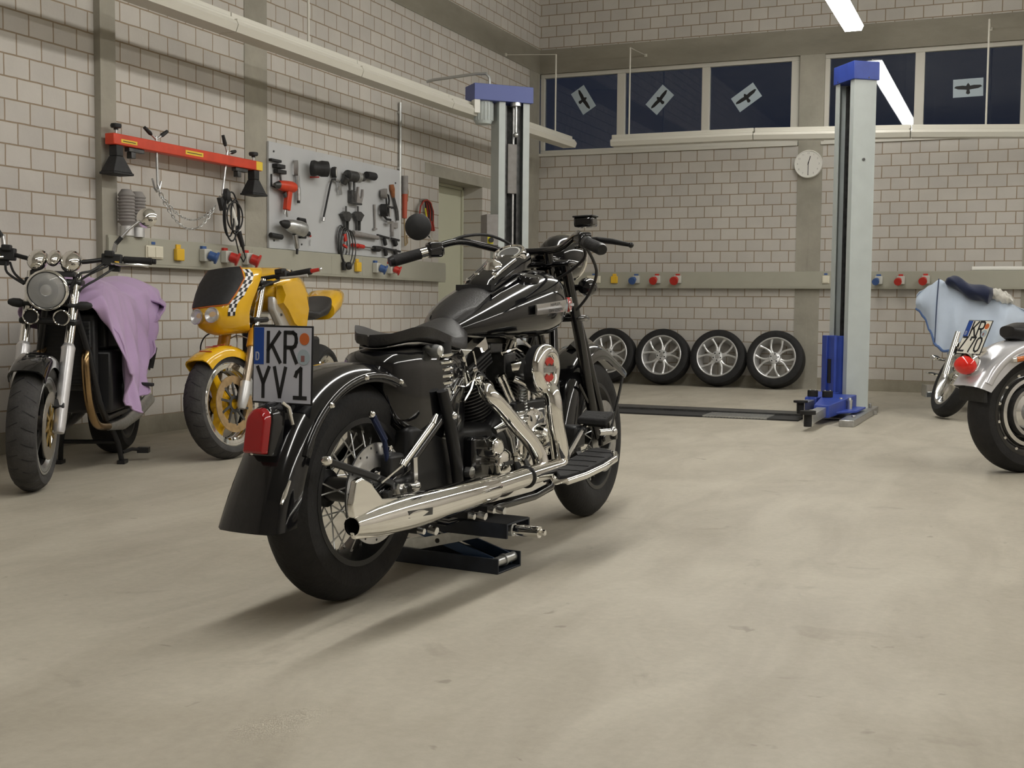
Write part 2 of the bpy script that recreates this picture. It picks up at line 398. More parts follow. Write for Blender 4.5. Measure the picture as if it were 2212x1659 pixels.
# ================================================================ luminaires: lit row overhead, two unlit rows
rowX, rowZ = 3.66, 3.60
for i in range(8):
    L = 1.55; y = -.86-L/2-i*(L+.01)
    luminaire('lit_luminaire', 'lit white fluorescent luminaire nearest the windows, upper right' if i == 0 else 'lit white fluorescent luminaire of the bright row above the black motorcycle', L, True, 'lit luminaires of the bright row', (rowX+.0, y, rowZ), pi/2)
    if i % 2 == 0:
        g = G(); g.cyl((rowX, y, rowZ+.12), (rowX, y, 5.1), .006, n=8); tag(obj('suspension_rod', g, galv), 'thin rod carrying the lit luminaire row from the ceiling', 'rod', 'rods of the lit row')
for i in range(8):
    L = 1.55; y = -.86-L/2-i*(L+.01)
    luminaire('lit_luminaire', 'lit white fluorescent luminaire of the far right row', L, True, 'lit luminaires of the far right row', (7.6, y, rowZ), pi/2)
LL = ['unlit cream luminaire at the far end of the left row, beside the lift column', 'unlit cream luminaire second from the far end of the left row', 'unlit cream luminaire above the grey tool board', 'unlit cream luminaire above the red support beam', 'unlit cream luminaire at the near end of the left row']
ends = [-.59, -2.16, -3.72, -5.28, -6.84, -8.4]
def zl(y): return 2.565+max(0, (y+4.2)/3.6)*.06
for i in range(5):
    a, b = ends[i], ends[i+1]; tl = -math.atan2(zl(a)-zl(b), a-b)
    luminaire('unlit_luminaire', LL[i], a-b-.008, False, 'unlit luminaires along the left wall', (.6, (a+b)/2, (zl(a)+zl(b))/2), pi/2, tl)
BLb = ['unlit cream luminaire at the corner end of the row under the windows', 'unlit cream luminaire in the row under the windows, left of the near lift column', 'unlit cream luminaire in the row under the windows, right of the near lift column']
ends = [1.10, 2.655, 4.21, 5.765]
def zb(x): return 2.615-max(0, (x-3.2)/2)*.09
for i in range(3):
    a, b = ends[i], ends[i+1]; tl = -math.atan2(zb(b)-zb(a), b-a)
    luminaire('unlit_luminaire', BLb[i], b-a-.008, False, 'unlit luminaires under the windows', ((a+b)/2, -.6, (zb(a)+zb(b))/2), 0, tl)
for nm, pts, lab in [('rod_hanger', [(.008, -1.04, 3.60), (.6, -1.04, 3.56), (.6, -1.04, 2.745)], 'thin hanger rod at the far end of the left luminaire row'),
                ('rod_hanger', [(.008, -5.9, 3.60), (.6, -5.9, 3.56), (.6, -5.9, 2.68)], 'thin hanger rod above the red support beam'),
                ('rod_hanger', [(1.29, -.008, 3.70), (1.29, -.6, 3.67), (1.29, -.6, 2.73)], 'thin hanger rod in front of the second window pane'),
                ('rod_hanger', [(4.9, -.008, 3.70), (4.9, -.6, 3.67), (4.9, -.6, 2.66)], 'thin hanger rod right of the near lift column')]:
    g = G(); g.tube(pts[:2], .0045, 8); g.tube(pts[1:], .009, 8); g.box(pts[0], (.03, .03, .03)); tag(obj(nm, g, fixture), lab, 'rod')
# ================================================================ wall trunking and its sockets
HP = pi/2
def trunk(nm, lab, loc, rz, L, seams):
    t = thing(nm, lab, 'cable trunking', loc, rz)
    g = G(); g.bb((0, -.062, -.093), (L, 0, .093)); obj('channel', g, trunkgrey, t, bevel=.004)
    g = G(); e = [0]+seams+[L]
    for a, b in zip(e, e[1:]): g.bb((a+.001, -.0645, -.075), (b-.001, -.060, .075))
    obj('cover_strip', g, trunkgrey, t)
trunk('wall_trunking', 'grey green cable trunking on the left wall under the tool board', (.006, -7.33, 1.187), HP, 4.72, [.37, .9, 1.5, 2.6, 3.1, 3.5])
trunk('wall_trunking', 'grey green cable trunking across the wall under the windows', (.012, -.006, 1.175), 0, 9.0, [1.4, 2.9, 3.3, 4.4, 6])
def switch(lab, loc, rz, w=.165, grp=None):
    t = thing('light_switch', lab, 'switch', loc, rz, grp)
    g = G(); g.bb((-w/2, -.012, -.042), (w/2, 0, .042)); obj('frame', g, cream, t, bevel=.003)
    for i in range(2 if w > .1 else 1):
        n = 2 if w > .1 else 1; a = -w/2+.006+i*(w-.012)/n; g = G(); g.bb((a+.002, -.019, -.034), (a+(w-.012)/n-.002, -.012, .034)); obj('rocker', g, cream, t, bevel=.003)
    g = G(); g.bb((-.02, -.003, .05), (.015, 0, .068)); obj('marker', g, blueplas, t)
def ybox(lab, loc, rz):
    t = thing('yellow_outlet', lab, 'outlet', loc, rz)
    g = G(); g.bb((-.04, -.03, -.05), (.04, 0, .03)); obj('housing', g, yellowpl, t, bevel=.006)
    g = G(); g.bb((-.022, -.012, .03), (.022, 0, .058)); obj('tab', g, yellowpl, t, bevel=.003)
def plug(lab, loc, rz, c, r=.038):
    t = thing('industrial_socket', lab, 'socket', loc, rz)
    g = G(); g.bb((-.032, -.05, -.05), (.045, 0, .035)); obj('housing', g, greysock, t, bevel=.006)
    d = V((.45, -.75, -.35)).normalized() if rz else V((-.1, -.9, -.35)).normalized()
    o = V((.01, -.05, -.005)) if rz else V((-.012, -.05, -.005)); g = G(); g.cyl(o, o+d*.05, r*.8, r*.85, 20); g.cyl(o+d*.05, o+d*.064, r*1.12, r*1.12, 20); obj('lid', g, c, t)
    g = G(); g.bb((-.02, -.02, .035), (.025, 0, .055)); obj('marker', g, c, t)
fx, fy = .0705, -.0705
switch('cream double switch plate on the left trunking beside the chrome mirror', (fx, -6.915, 1.19), HP)
ybox('yellow outlet on the left trunking beside the double switch', (fx, -6.675, 1.195), HP)
plug('blue capped socket on the left trunking, left of the two red sockets', (fx, -6.415, 1.20), HP, blueplas)
plug('red capped socket on the left trunking, next to the blue one', (fx, -6.175, 1.20), HP, redplas, .042)
plug('red capped socket on the left trunking above the yellow motorcycle', (fx, -5.925, 1.195), HP, redplas, .045)
ybox('yellow outlet on the left trunking under the tool board, near the handlebar grip', (fx, -4.33, 1.195), HP)
plug('blue capped socket on the left trunking under the tool board', (fx, -4.03, 1.195), HP, blueplas)
plug('red capped socket on the left trunking beside the left handlebar grip', (fx, -3.775, 1.195), HP, redplas)
switch('cream double switch plate on the back trunking near the right handlebar', (.727, fy, 1.183), 0)
ybox('yellow outlet on the back trunking', (.978, fy, 1.19), 0)
plug('blue capped socket on the back trunking beside the yellow outlet', (1.235, fy, 1.19), 0, blueplas)
plug('left one of two red sockets on the back trunking above the wheels', (1.48, fy, 1.19), 0, redplas, .04)
plug('right one of two red sockets on the back trunking above the wheels', (1.72, fy, 1.19), 0, redplas, .043)
switch('small cream switch on the back trunking left of the near lift column', (3.345, fy, 1.18), 0, .075)
plug('blue capped socket on the back trunking right of the near lift column', (3.885, fy, 1.18), 0, blueplas, .033)
plug('left red socket on the back trunking, just left of the blue cloth peak', (4.107, fy, 1.18), 0, redplas, .035)
plug('right red socket on the back trunking behind the blue cloth peak', (4.352, fy, 1.185), 0, redplas, .038)
g = G(); g.cyl((4.80, -.045, 1.29), (6.3, -.045, 1.29), .025, n=18); tag(obj('white_tube', g, white), 'long white tube lying on top of the back trunking, far right', 'tube')
# ---------------------------------------------------------------- clock at half past twelve
t = thing('wall_clock', 'round white wall clock on the concrete column, showing half past twelve', 'clock', (3.124, -.0065, 2.417), 0)
g = G(); g.lathe([(0, 0), (.15, 0), (.152, .012), (.146, .045), (.138, .045), (.136, .038), (0, .038)], (0, 0, 0), (0, -1, 0), 48); obj('case', g, white, t)
g = G()
for i in range(1, 13):
    a = 2*pi*i/12; text_g(g, str(i), (.113*sin(a), -.039, .113*cos(a)), (1, 0, 0), (0, 0, 1), .019, .0006)
obj('numerals', g, mat('faded_ink', (.30, .29, .27), .6), t, smooth=0)
g = G(); a = radians(15); g.beam((-.012*sin(a), -.041, -.012*cos(a)), (.085*sin(a), -.041, .085*cos(a)), .008, .002, (0, 1, 0)); obj('hour_hand', g, ink, t, smooth=0)
g = G(); g.beam((0, -.043, .02), (0, -.043, -.118), .006, .002, (0, 1, 0)); g.cyl((0, -.04, 0), (0, -.045, 0), .006); obj('minute_hand', g, ink, t, smooth=0)
# ---------------------------------------------------------------- bird silhouettes on the panes
bird = [(-.5, .02), (-.44, .065), (-.2, .075), (-.07, .06), (-.045, .10), (0, .145), (.045, .10), (.07, .06), (.2, .075), (.44, .065), (.5, .02), (.36, -.03), (.12, -.05), (.05, -.06), (.075, -.165), (0, -.20), (-.075, -.165), (-.05, -.06), (-.12, -.05), (-.36, -.03)]
for (x, z, rot, fl, sx, lab) in [(.522, 3.263, -58, 1, 1, 'grey sheet with black bird, steeply tilted, in the leftmost window pane'), (1.436, 3.211, 47, 1, 1, 'grey sheet with black bird in the second window pane from the left'), (2.42, 3.18, 34, 1, 1, 'grey sheet with black bird in the third window pane, left of the clock column'), (4.70, 3.143, 1, 1, 1, 'level grey sheet with black bird in the far right pane')]:
    t = thing('bird_sheet', lab, 'paper', (x, .069, z), 0, 'bird silhouettes on the window panes'); t.rotation_euler = (0, -radians(rot), 0)
    g = G(); g.bb((-.145, -.001, -.092), (.145, .001, .092)); obj('paper', g, papergrey, t, smooth=0)
    g = G(); g.prism([(a*.27, b*.34) for a, b in bird], (0, -.0012, 0), (1, 0, 0), (0, 0, 1), .0008); obj('bird_silhouette', g, ink, t, smooth=0)
# ---------------------------------------------------------------- tool board and its tools
t = thing('tool_board', 'large grey panel on the left wall carrying workshop tools', 'board', (.007, -5.548, 1.285), HP)
g = G(); g.bb((0, -.02, 0), (2.07, 0, .80)); obj('panel', g, boardgrey, t, bevel=.003)
g = G()
for x, z in ((.06, .73), (.70, .72), (.80, .72), (1.98, .68), (.44, .05), (.06, .06), (1.98, .06)): g.cyl((x, -.02, z), (x, -.026, z), .008, n=10)
obj('screws', g, darksteel, t)
bx = .0275
def tool(nm, lab, y, z, cat='tool'): return thing(nm, lab, cat, (bx, y, z), HP, 'tools on the grey board')
t = tool('spring_compressor', 'black clamp tool at the top left corner of the tool board', -5.47, 1.90)
g = G(); g.bb((-.085, -.03, .035), (.05, 0, .055)); g.bb((-.04, -.05, -.01), (.07, 0, .02)); g.bb((-.03, -.05, -.05), (.085, -.005, -.02)); obj('jaws', g, blackmatte, t, bevel=.004)
g = G(); g.cyl((.03, -.025, -.05), (.045, -.025, -.12), .009); g.cyl((.045, -.025, -.12), (.048, -.025, -.135), .016); obj('screw', g, darksteel, t)
g = G(); g.tube([(-.06, -.01, -.06), (-.06, -.01, -.15), (-.005, -.01, -.155)], .006); obj('hook', g, blackmatte, t)
t = tool('heat_gun', 'red pistol shaped power tool on the tool board, lower left of the black reel', -5.39, 1.73)
g = G(); g.lathe([(.0, -.13), (.02, -.13), (.035, -.09), (.042, -.03), (.045, .06), (.038, .10), (0, .10)], (.0, -.05, .03), (1, 0, 0), 20); g.beam((.03, -.05, 0), (.0, -.05, -.15), .055, .04, (0, 1, 0)); obj('body', g, redpaint, t, bevel=.006)
g = G(); g.cyl((-.16, -.05, .03), (-.11, -.05, .03), .012, .03); g.beam((-.03, -.05, -.02), (-.01, -.05, -.05), .02, .03); obj('nozzle', g, darksteel, t)
g = G(); g.cyl((-.005, -.05, -.15), (.01, -.05, -.20), .008); g.cyl((-.02, -.05, -.15), (-.03, -.05, -.185), .007); obj('air_fitting', g, steel, t)
t = tool('filter_wrench', 'grey ring wrench with long grip hanging beside the red power tool', -5.20, 1.84)
g = G(); g.lathe([(.052, -.03), (.06, -.03), (.06, .0), (.052, .0)], (0, -.03, .08), (.5, -.85, 0), 28, True); obj('ring', g, gaiter, t)
g = G(); g.tube([(-.01, -.03, .02), (-.005, -.03, -.04), (.0, -.03, -.07)], [.018, .016, .014]); g.cyl((0, -.03, -.07), (.005, -.03, -.17), .019); obj('grip', g, steel, t)
g = G(); g.cyl((.005, -.03, -.17), (.006, -.03, -.19), .013); obj('end_cap', g, blackmatte, t)
t = tool('cable_reel', 'black drum shaped reel at the top of the tool board', -4.985, 1.935)
d = V((.75, -.66, 0)); o = V((-.06, -.055, 0)); g = G(); g.lathe([(.0, 0), (.06, 0), (.064, .02), (.055, .05), (.064, .08), (.062, .13), (.045, .13), (.04, .07), (0, .07)], o, d, 28); obj('drum', g, blackmatte, t)
g = G(); g.beam((-.02, -.02, -.065), (.08, -.03, -.055), .015, .012); obj('crank', g, redplas, t)
t = tool('tyre_inflator', 'tyre inflator with round gauge and long thin lance on the tool board', -4.65, 1.90)
g = G(); g.lathe([(0, 0), (.042, 0), (.046, .02), (.044, .035), (.036, .035)], (-.015, -.01, .045), (.4, -.9, 0), 24); obj('gauge_case', g, blackmatte, t)
g = G(); g.lathe([(0, .034), (.036, .034)], (-.015, -.01, .045), (.4, -.9, 0), 24); obj('gauge_face', g, white, t)
g = G(); g.tube([(.0, -.03, -.01), (-.05, -.03, -.02), (-.075, -.03, -.06), (-.18, -.03, -.335)], .008); obj('lance', g, blackmatte, t)
g = G(); g.beam((-.005, -.03, -.012), (.06, -.03, -.025), .02, .02); g.beam((.055, -.03, -.02), (.085, -.03, -.13), .024, .02, (0, 1, 0)); g.cyl((-.18, -.03, -.335), (-.187, -.03, -.365), .014); g.cyl((.05, -.03, -.07), (.056, -.03, -.09), .01); obj('pistol_grip', g, steel, t)
t = tool('cup_wrench', 'grey cup shaped tool with two prongs, middle top of the tool board', -4.41, 1.90)
g = G(); g.cyl((-.10, -.06, .035), (.045, -.06, .035), .045, n=24); g.cyl((-.10, -.06, .02), (-.10, -.02, -.03), .03); obj('cup', g, darksteel, t, bevel=.003)
g = G(); g.cyl((.03, -.06, .035), (.085, -.06, .035), .047, n=24); obj('band', g, zinc, t)
g = G(); g.cyl((-.05, -.05, -.0), (-.04, -.05, -.085), .011); g.cyl((.03, -.05, 0), (.032, -.05, -.075), .010); obj('prongs', g, darksteel, t)
t = tool('air_ratchet', 'black cylindrical tool at the top right of the tool board', -4.11, 1.975)
g = G(); g.lathe([(0, -.05), (.03, -.05), (.034, .0), (.034, .09), (.015, .10), (.012, .13), (0, .13)], (0, -.04, 0), (1, 0, 0), 20); obj('body', g, blackmatte, t)
g = G(); g.beam((-.12, -.035, 0), (-.09, -.035, -.055), .035, .03); obj('trigger', g, darksteel, t, bevel=.004)
t = tool('forked_bracket', 'grey forked bracket on the tool board, above the two pullers', -4.305, 1.775)
g = G(); g.bb((-.10, -.045, -.055), (-.04, 0, .05)); g.bb((-.10, -.05, -.065), (.06, -.02, -.05)); obj('block', g, darksteel, t, bevel=.003)
g = G(); g.prism([(-.03, -.05), (.055, -.05), (.085, .02), (.085, .07), (.07, .07), (.062, .015), (.04, -.012), (.015, .0), (.005, .03), (.012, .085), (-.004, .085), (-.02, .02)], (0, -.03, 0), (1, 0, 0), (0, 0, 1), .02); obj('fork', g, gaiter, t)
for (y, z, lab) in [(-4.47, 1.58, 'left one of two small pullers on the tool board'), (-4.275, 1.595, 'right one of two small pullers on the tool board')]:
    t = tool('puller', lab, y, z); t['group'] = 'pullers on the tool board'
    g = G(); g.prism([(-.085, .035), (-.03, .06), (.03, .06), (.085, .035), (.05, .0), (.035, -.02), (-.035, -.02), (-.05, 0)], (0, -.01, 0), (1, 0, 0), (0, 0, 1), .03); obj('crosshead', g, darksteel, t)
    g = G(); g.cyl((0, -.025, .06), (0, -.025, .105), .008); obj('spindle', g, darksteel, t)
    g = G()
    for s in (-1, 1): g.beam((s*.025, -.025, -.01), (s*.022, -.025, -.10), .016, .02, (0, 1, 0))
    obj('legs', g, darksteel, t)
t = tool('tee_wrench', 'thin grey upright spanner right of the pullers', -3.97, 1.63)
g = G(); g.cyl((0, -.012, .11), (.012, -.012, -.10), .011, .008); g.beam((-.02, -.012, -.105), (.04, -.012, -.10), .014, .014); obj('shaft', g, gaiter, t)
t = tool('inspection_cup', 'round grey head with curved black arm on the right of the tool board', -3.86, 1.845)
g = G(); g.lathe([(0, 0), (.035, .0), (.045, .03), (.045, .06), (0, .06)], (0, -.01, 0), (.5, -.85, 0), 22); obj('head', g, gaiter, t)
g = G(); g.tube([(.04, -.04, .005), (.09, -.04, -.01), (.105, -.04, -.05), (.10, -.04, -.09)], .009); g.tube([(.05, -.04, -.02), (.06, -.04, -.09)], .008); obj('arm', g, blackmatte, t)
t = tool('pipe_clamp', 'black clamp with side handle below the round grey head', -3.80, 1.70)
g = G(); g.lathe([(.03, -.03), (.055, -.03), (.055, .03), (.03, .03)], (-.04, -.04, 0), (.3, -.95, 0), 22, True); g.bb((-.02, -.05, .025), (.13, -.02, .042)); g.tube([(-.04, -.03, -.045), (.02, -.03, -.075), (.09, -.03, -.075)], .01); obj('jaw', g, blackmatte, t)
g = G(); g.cyl((.05, -.04, .07), (.06, -.04, -.05), .01); g.beam((.01, -.03, -.11), (.10, -.03, -.10), .02, .02); obj('screw', g, steel, t)
t = tool('file', 'wooden handled long tool at the right edge of the tool board', -3.62, 1.78)
g = G(); g.tube([(-.055, -.02, .16), (-.045, -.02, .12), (-.02, -.02, .05)], [.02, .026, .014]); obj('handle', g, wood, t)
g = G(); g.tube([(-.02, -.02, .05), (.045, -.02, -.07), (.06, -.02, -.15)], [.013, .016, .014]); obj('blade', g, darksteel, t)
t = tool('power_drill', 'large grey power drill with black rear bow on the lower left of the tool board', -5.31, 1.46)
g = G(); g.lathe([(0, -.13), (.02, -.13), (.045, -.09), (.055, -.02), (.062, .05), (.06, .10), (0, .10)], (0, -.075, -.005), (1, 0, -.12), 22); obj('housing', g, zinc, t)
g = G(); g.lathe([(0, -.20), (.012, -.20), (.03, -.15), (.034, -.115), (0, -.115)], (0, -.075, -.005), (1, 0, -.12), 18); g.tube([(.04, -.075, .06), (.13, -.075, .06), (.15, -.075, .0), (.135, -.075, -.075), (.06, -.075, -.075)], .014); g.cyl((.13, -.075, -.04), (.19, -.075, -.045), .02); obj('chuck_and_bow', g, blackmatte, t)
g = G(); g.cyl((.0, -.07, -.06), (.035, -.07, -.165), .022, .018); obj('side_handle', g, steel, t)
g = G(); g.cyl((.035, -.07, -.16), (.03, -.07, -.21), .010); obj('plug_tip', g, blackmatte, t)
t = tool('short_grip', 'short black grip at the lower left corner of the tool board', -5.49, 1.378)
g = G(); g.cyl((-.075, -.022, .004), (.075, -.022, -.004), .02, n=16); obj('grip', g, blackmatte, t, bevel=.004)
t = tool('hook_spanner', 'thin red curved tool at the bottom of the tool board', -5.11, 1.39)
g = G(); g.tube([(-.085+.2*i/10, -.012, .01+.035*sin(pi*(i/10*.85+.1))) for i in range(11)], .009); obj('bow', g, redplas, t)
g = G(); g.cyl((-.105, -.012, .02), (-.10, -.012, -.03), .004); g.cyl((.115, -.012, -.01), (.11, -.012, -.06), .004); obj('hooks', g, steel, t)
t = tool('tester_cable', 'coil of dark test cable with red clamps hanging at the bottom of the tool board', -4.52, 1.39)
for k in range(5):
    g = G(); a = .05+.012*k; g.tube([(a*1.15*cos(u)+.02*k-.03, -.02-.008*k, .13*sin(u)*(1+.05*k)-.015*k) for u in [2*pi*i/26 for i in range(26)]], .0055, 6, closed=True); obj('cable_loop', g, blackmatte if k % 2 else darksteel, t)
g = G(); g.beam((-.02, -.05, .06), (.0, -.05, .0), .035, .02, (0, 1, 0)); g.beam((-.045, -.05, -.03), (.02, -.05, -.05), .02, .02); obj('red_clamp', g, redplas, t, bevel=.004)
g = G(); g.cyl((.015, -.05, -.04), (.04, -.05, -.09), .012, .008); obj('clamp_tip', g, zinc, t)
g = G(); g.tube([(-.06, -.03, -.09), (-.055, -.06, -.15), (-.04, -.065, -.185)], .006); g.beam((-.055, -.065, -.17), (-.05, -.065, -.24), .02, .03); g.lathe([(0, 0), (.03, 0), (.034, .02), (.028, .04), (0, .04)], (-.01, -.065, -.205), (.6, -.8, .1), 18); obj('dangling_plug', g, blackmatte, t)
t = tool('tube_spreader', 'long grey bar clamp with black fingers, upper of two on the board', -4.0, 1.455)
g = G(); g.cyl((-.37, -.03, .012), (.06, -.03, -.002), .024, .018); obj('tube', g, gaiter, t)
g = G(); g.beam((.05, -.03, .02), (.26, -.03, .005), .02, .018); g.beam((.30, -.03, .005), (.45, -.03, -.005), .02, .018); g.beam((.17, -.03, 0), (.20, -.03, -.06), .03, .025, (0, 1, 0)); g.beam((.36, -.03, 0), (.39, -.03, -.055), .04, .03, (0, 1, 0)); obj('fingers', g, blackmatte, t, bevel=.003)
t = tool('screw_clamp', 'long thin clamp with red grip, lower of two on the board', -3.95, 1.362)
g = G(); g.cyl((-.43, -.03, .005), (-.34, -.03, .003), .016); g.cyl((-.34, -.03, .003), (-.24, -.03, 0), .02, .017); obj('grip', g, redplas, t)
g = G(); g.cyl((-.24, -.03, 0), (-.05, -.03, -.005), .006); obj('screw', g, steel, t)
g = G(); g.cyl((-.06, -.03, -.008), (.03, -.03, -.006), .026); g.beam((.02, -.03, .01), (.42, -.03, -.012), .02, .018); g.beam((.14, -.03, 0), (.16, -.03, -.06), .035, .025, (0, 1, 0)); g.beam((.32, -.03, 0), (.35, -.03, -.06), .035, .025, (0, 1, 0)); obj('rail', g, blackmatte, t, bevel=.003)
t = tool('small_bracket', 'small grey bracket at the lower right edge of the tool board', -3.61, 1.56)
g = G(); g.bb((-.06, -.02, -.04), (-.02, 0, .06)); g.bb((-.02, -.02, .0), (.06, -.005, .05)); g.bb((-.055, -.03, -.08), (-.03, 0, -.04)); obj('plate', g, gaiter, t, bevel=.003)
# ---------------------------------------------------------------- other things on the left wall
g = G(); g.cyl((.02, -3.466, 1.285), (.02, -3.466, 2.70), .014, n=14)
for z in (1.5, 2.1, 2.6): g.bb((.0, -3.49, z), (.022, -3.442, z+.02))
tag(obj('conduit', g, galv), 'upright galvanised conduit at the right edge of the tool board', 'conduit')
t = thing('grease_gun', 'grey and red upright tool hung right of the conduit', 'tool', (.006, -3.39, 1.86), HP)
g = G(); g.cyl((-.02, -.035, .185), (-.02, -.035, .02), .03, .028, 18); obj('barrel', g, gaiter, t); g = G(); g.cyl((-.02, -.035, .02), (-.025, -.035, -.20), .026, .022, 16); obj('red_handle', g, mat('faded_red', (.42, .08, .04), .5), t)
g = G(); g.tube([(.01, -.03, .15), (.05, -.03, .05), (.04, -.03, -.04)], .007); g.tube([(-.02, -.03, -.2), (.0, -.03, -.45), (.04, -.03, -.42), (.03, -.03, -.35)], .008); g.bb((-.03, -.05, .12), (-.01, 0, .14)); obj('hose', g, mat('tan_rope', (.33, .25, .14), .8), t)
t = thing('jumper_cables', 'red and black jumper cables hanging on the wall beside the door', 'cables', (.006, -3.03, 1.76), HP)
for k in range(6):
    g = G(); w = .06+.016*k; g.tube([(-w-.01, -.02-.007*k, -.10-.02*(k % 3)), (-w*.9, -.03-.007*k, .03), (-w*.45, -.035-.007*k, .085), (.0, -.035-.007*k, .10), (w*.5, -.035-.007*k, .08), (w, -.03-.007*k, .0), (w*1.15, -.02-.007*k, -.09-.02*(k % 2))], .007, 8); obj('cable', g, redcable if k % 2 else blackmatte, t)
g = G(); g.tube([(-.02, -.06, .02), (.01, -.06, -.06), (.045, -.06, -.12)], .008); obj('yellow_cable', g, hazard, t)
g = G()
for x in (.05, .11, .15): g.beam((x, -.05, -.09), (x+.035, -.05, -.18), .02, .018, (0, 1, 0))
obj('clamps', g, redcable, t); g = G(); g.bb((-.02, -.07, .09), (.02, 0, .11)); obj('hook', g, steel, t)
# engine support beam
t = thing('engine_support_beam', 'red engine support beam with black feet mounted on the left wall', 'beam', (.125, -6.60, 1.858), HP)
g = G(); g.bb((-.775, -.035, -.034), (.775, .035, .034)); obj('bar', g, redpaint, t, bevel=.006)
for a, b, z0, z1 in ((-.71, -.565, -.018, .004), (-.095, .09, -.014, .014), (.70, .776, -.03, .03)):
    g = G(); g.bb((a, -.0362, z0), (b, -.0345, z1)); st = obj('sticker', g, yellowsticker, t, smooth=0, label='yellow warning sticker')
    g = G()
    if b-a > .1 and z1 < .03: g.bb((a+.015, -.0368, (z0+z1)/2-.003), (b-.015, -.0362, (z0+z1)/2+.002)); obj('print', g, ink, st, smooth=0)
for s in (-1, 1):
    g = G(); g.cyl((s*.715, 0, .034), (s*.715, 0, .075), .008); obj('spindle', g, steel, t)
    g = G(); g.lathe([(0, .07), (.03, .072), (.034, .085), (.03, .097), (0, .10)], (s*.715, 0, 0), (0, 0, 1), 10); g.cyl((s*.715, 0, .06), (s*.715, 0, .075), .014); obj('knob', g, blackmatte, t)
    g = G(); g.bb((s*.715-.03, -.03, -.10), (s*.715+.03, .03, -.034)); g.loft([[V((s*.715+a, b, -.10)) for a, b in ((-.03, -.03), (.03, -.03), (.03, .03), (-.03, .03))], [V((s*.715+a, b, -.20)) for a, b in ((-.085, -.055), (.085, -.055), (.085, .05), (-.085, .05))]]); g.bb((s*.715-.09, -.06, -.215), (s*.715+.09, .055, -.20)); obj('foot', g, blackmatte, t, bevel=.004)
    g = G(); g.bb((s*.55-.07, -.02, -.06), (s*.55+.07, .02, -.034)); g.bb((s*.55-.05, -.02, -.10), (s*.55-.01, .02, -.06)); obj('latch', g, darksteel, t, bevel=.003)
    g = G(); g.bb((s*.64-.02, .03, -.03), (s*.64+.02, .118, -.005)); obj('wall_bracket', g, darksteel, t)
for i, (x, hx) in enumerate(((-.345, .01), (.405, -.06))):
    g = G(); g.cyl((x, 0, .07), (x+hx, 0, -.235), .0085); g.tube([(x+hx, 0, -.235), (x+hx+.01, -.005, -.265), (x+hx-.02, -.01, -.28), (x+hx-.045, -.01, -.255)], .009); h = obj('hook_rod', g, zinc, t)
    g = G()
    for a in ((-.1, .055), (.1, .06)) if i == 0 else ((-.045, .11), (.085, .025)):
        g.cyl((x, 0, .05), (x+a[0]*.45, -.0, .05+a[1]*.45), .007)
    obj('wing_nut', g, zinc, h)
    g = G()
    for a in ((-.1, .055), (.1, .06)) if i == 0 else ((-.045, .11), (.085, .025)): g.tube([(x+a[0]*.45, 0, .05+a[1]*.45), (x+a[0]*.6, 0, .05+a[1]*.6), (x+a[0]*1.1, 0, .05+a[1]*1.1)], [.009, .014, .011])
    obj('grip', g, blackmatte, h)
# chain hanging in two strands from the left hook
t = thing('chain', 'loose steel chain hanging in two loops under the red support beam', 'chain', (.10, -6.905, 1.60), HP)
def links(p, q, sag, n):
    g = G(); p = V(p); q = V(q)
    pts = [p.lerp(q, i/n)+V((0, 0, -sag*4*(i/n)*(1-i/n))) for i in range(n+1)]
    for i in range(n):
        a, b = pts[i], pts[i+1]; d = (b-a).normalized(); c = (a+b)/2; L = (b-a).length*.62
        y = V((0, 1, 0)); u = y.cross(d).normalized(); sd = (y*.9+u*.5) if i % 2 else (u*.9-y*.5); sd.normalize()
        g.tube([c+d*L*cos(k*pi/5)+sd*L*.55*sin(k*pi/5) for k in range(10)], L*.16, 6, closed=True)
    return g
obj('upper_strand', links((0, 0, 0), (.60, 0, -.06), .145, 26), zinc, t); obj('lower_strand', links((-.02, -.02, .0), (.58, -.01, -.07), .205, 30), zinc, t)
g = G()
for x, z in ((-.05, .06), (.035, .05)): g.tube([(0, 0, .0), (x*.6, 0, .005), (x, 0, z)], .007, 8)
obj('end_hook', g, zinc, t)
# inspection lamp with its cable, hung on the right hook
t = thing('inspection_lamp', 'tubular inspection lamp with black cable loops hanging from the right hook', 'lamp', (.125, -6.225, 1.57), HP)
g = G(); g.cyl((.02, -.02, .0), (.115, -.03, -.20), .017, n=14); obj('tube', g, white, t)
g = G(); g.cyl((.112, -.03, -.195), (.155, -.035, -.30), .02, .016, 14); g.cyl((.155, -.035, -.30), (.165, -.035, -.335), .012, .006); obj('handle', g, blackmatte, t)
g = G(); g.lathe([(0, 0), (.05, .0), (.055, .03), (.03, .05), (0, .05)], (-.02, .0, .04), (.6, -.8, 0), 16); g.beam((-.05, 0, .03), (-.03, -.01, -.06), .05, .04); obj('head', g, blackmatte, t, bevel=.004)
for k, (w, h, x0) in enumerate([(.06, .14, .0), (.075, .17, .02), (.05, .12, .05), (.09, .10, .03)]):
    g = G(); g.tube([(x0+w*cos(u), -.03-.01*k, -.10+h*sin(u)) for u in [2*pi*i/28 for i in range(28)]], .006, 7, closed=True); obj('cable_loop', g, blackmatte, t)
g = G(); g.tube([(.08, -.04, -.16), (.06, -.04, -.24), (.10, -.045, -.36), (.15, -.045, -.41), (.18, -.04, -.38), (.165, -.037, -.335)], .005, 7); obj('cable_tail', g, blackmatte, t)
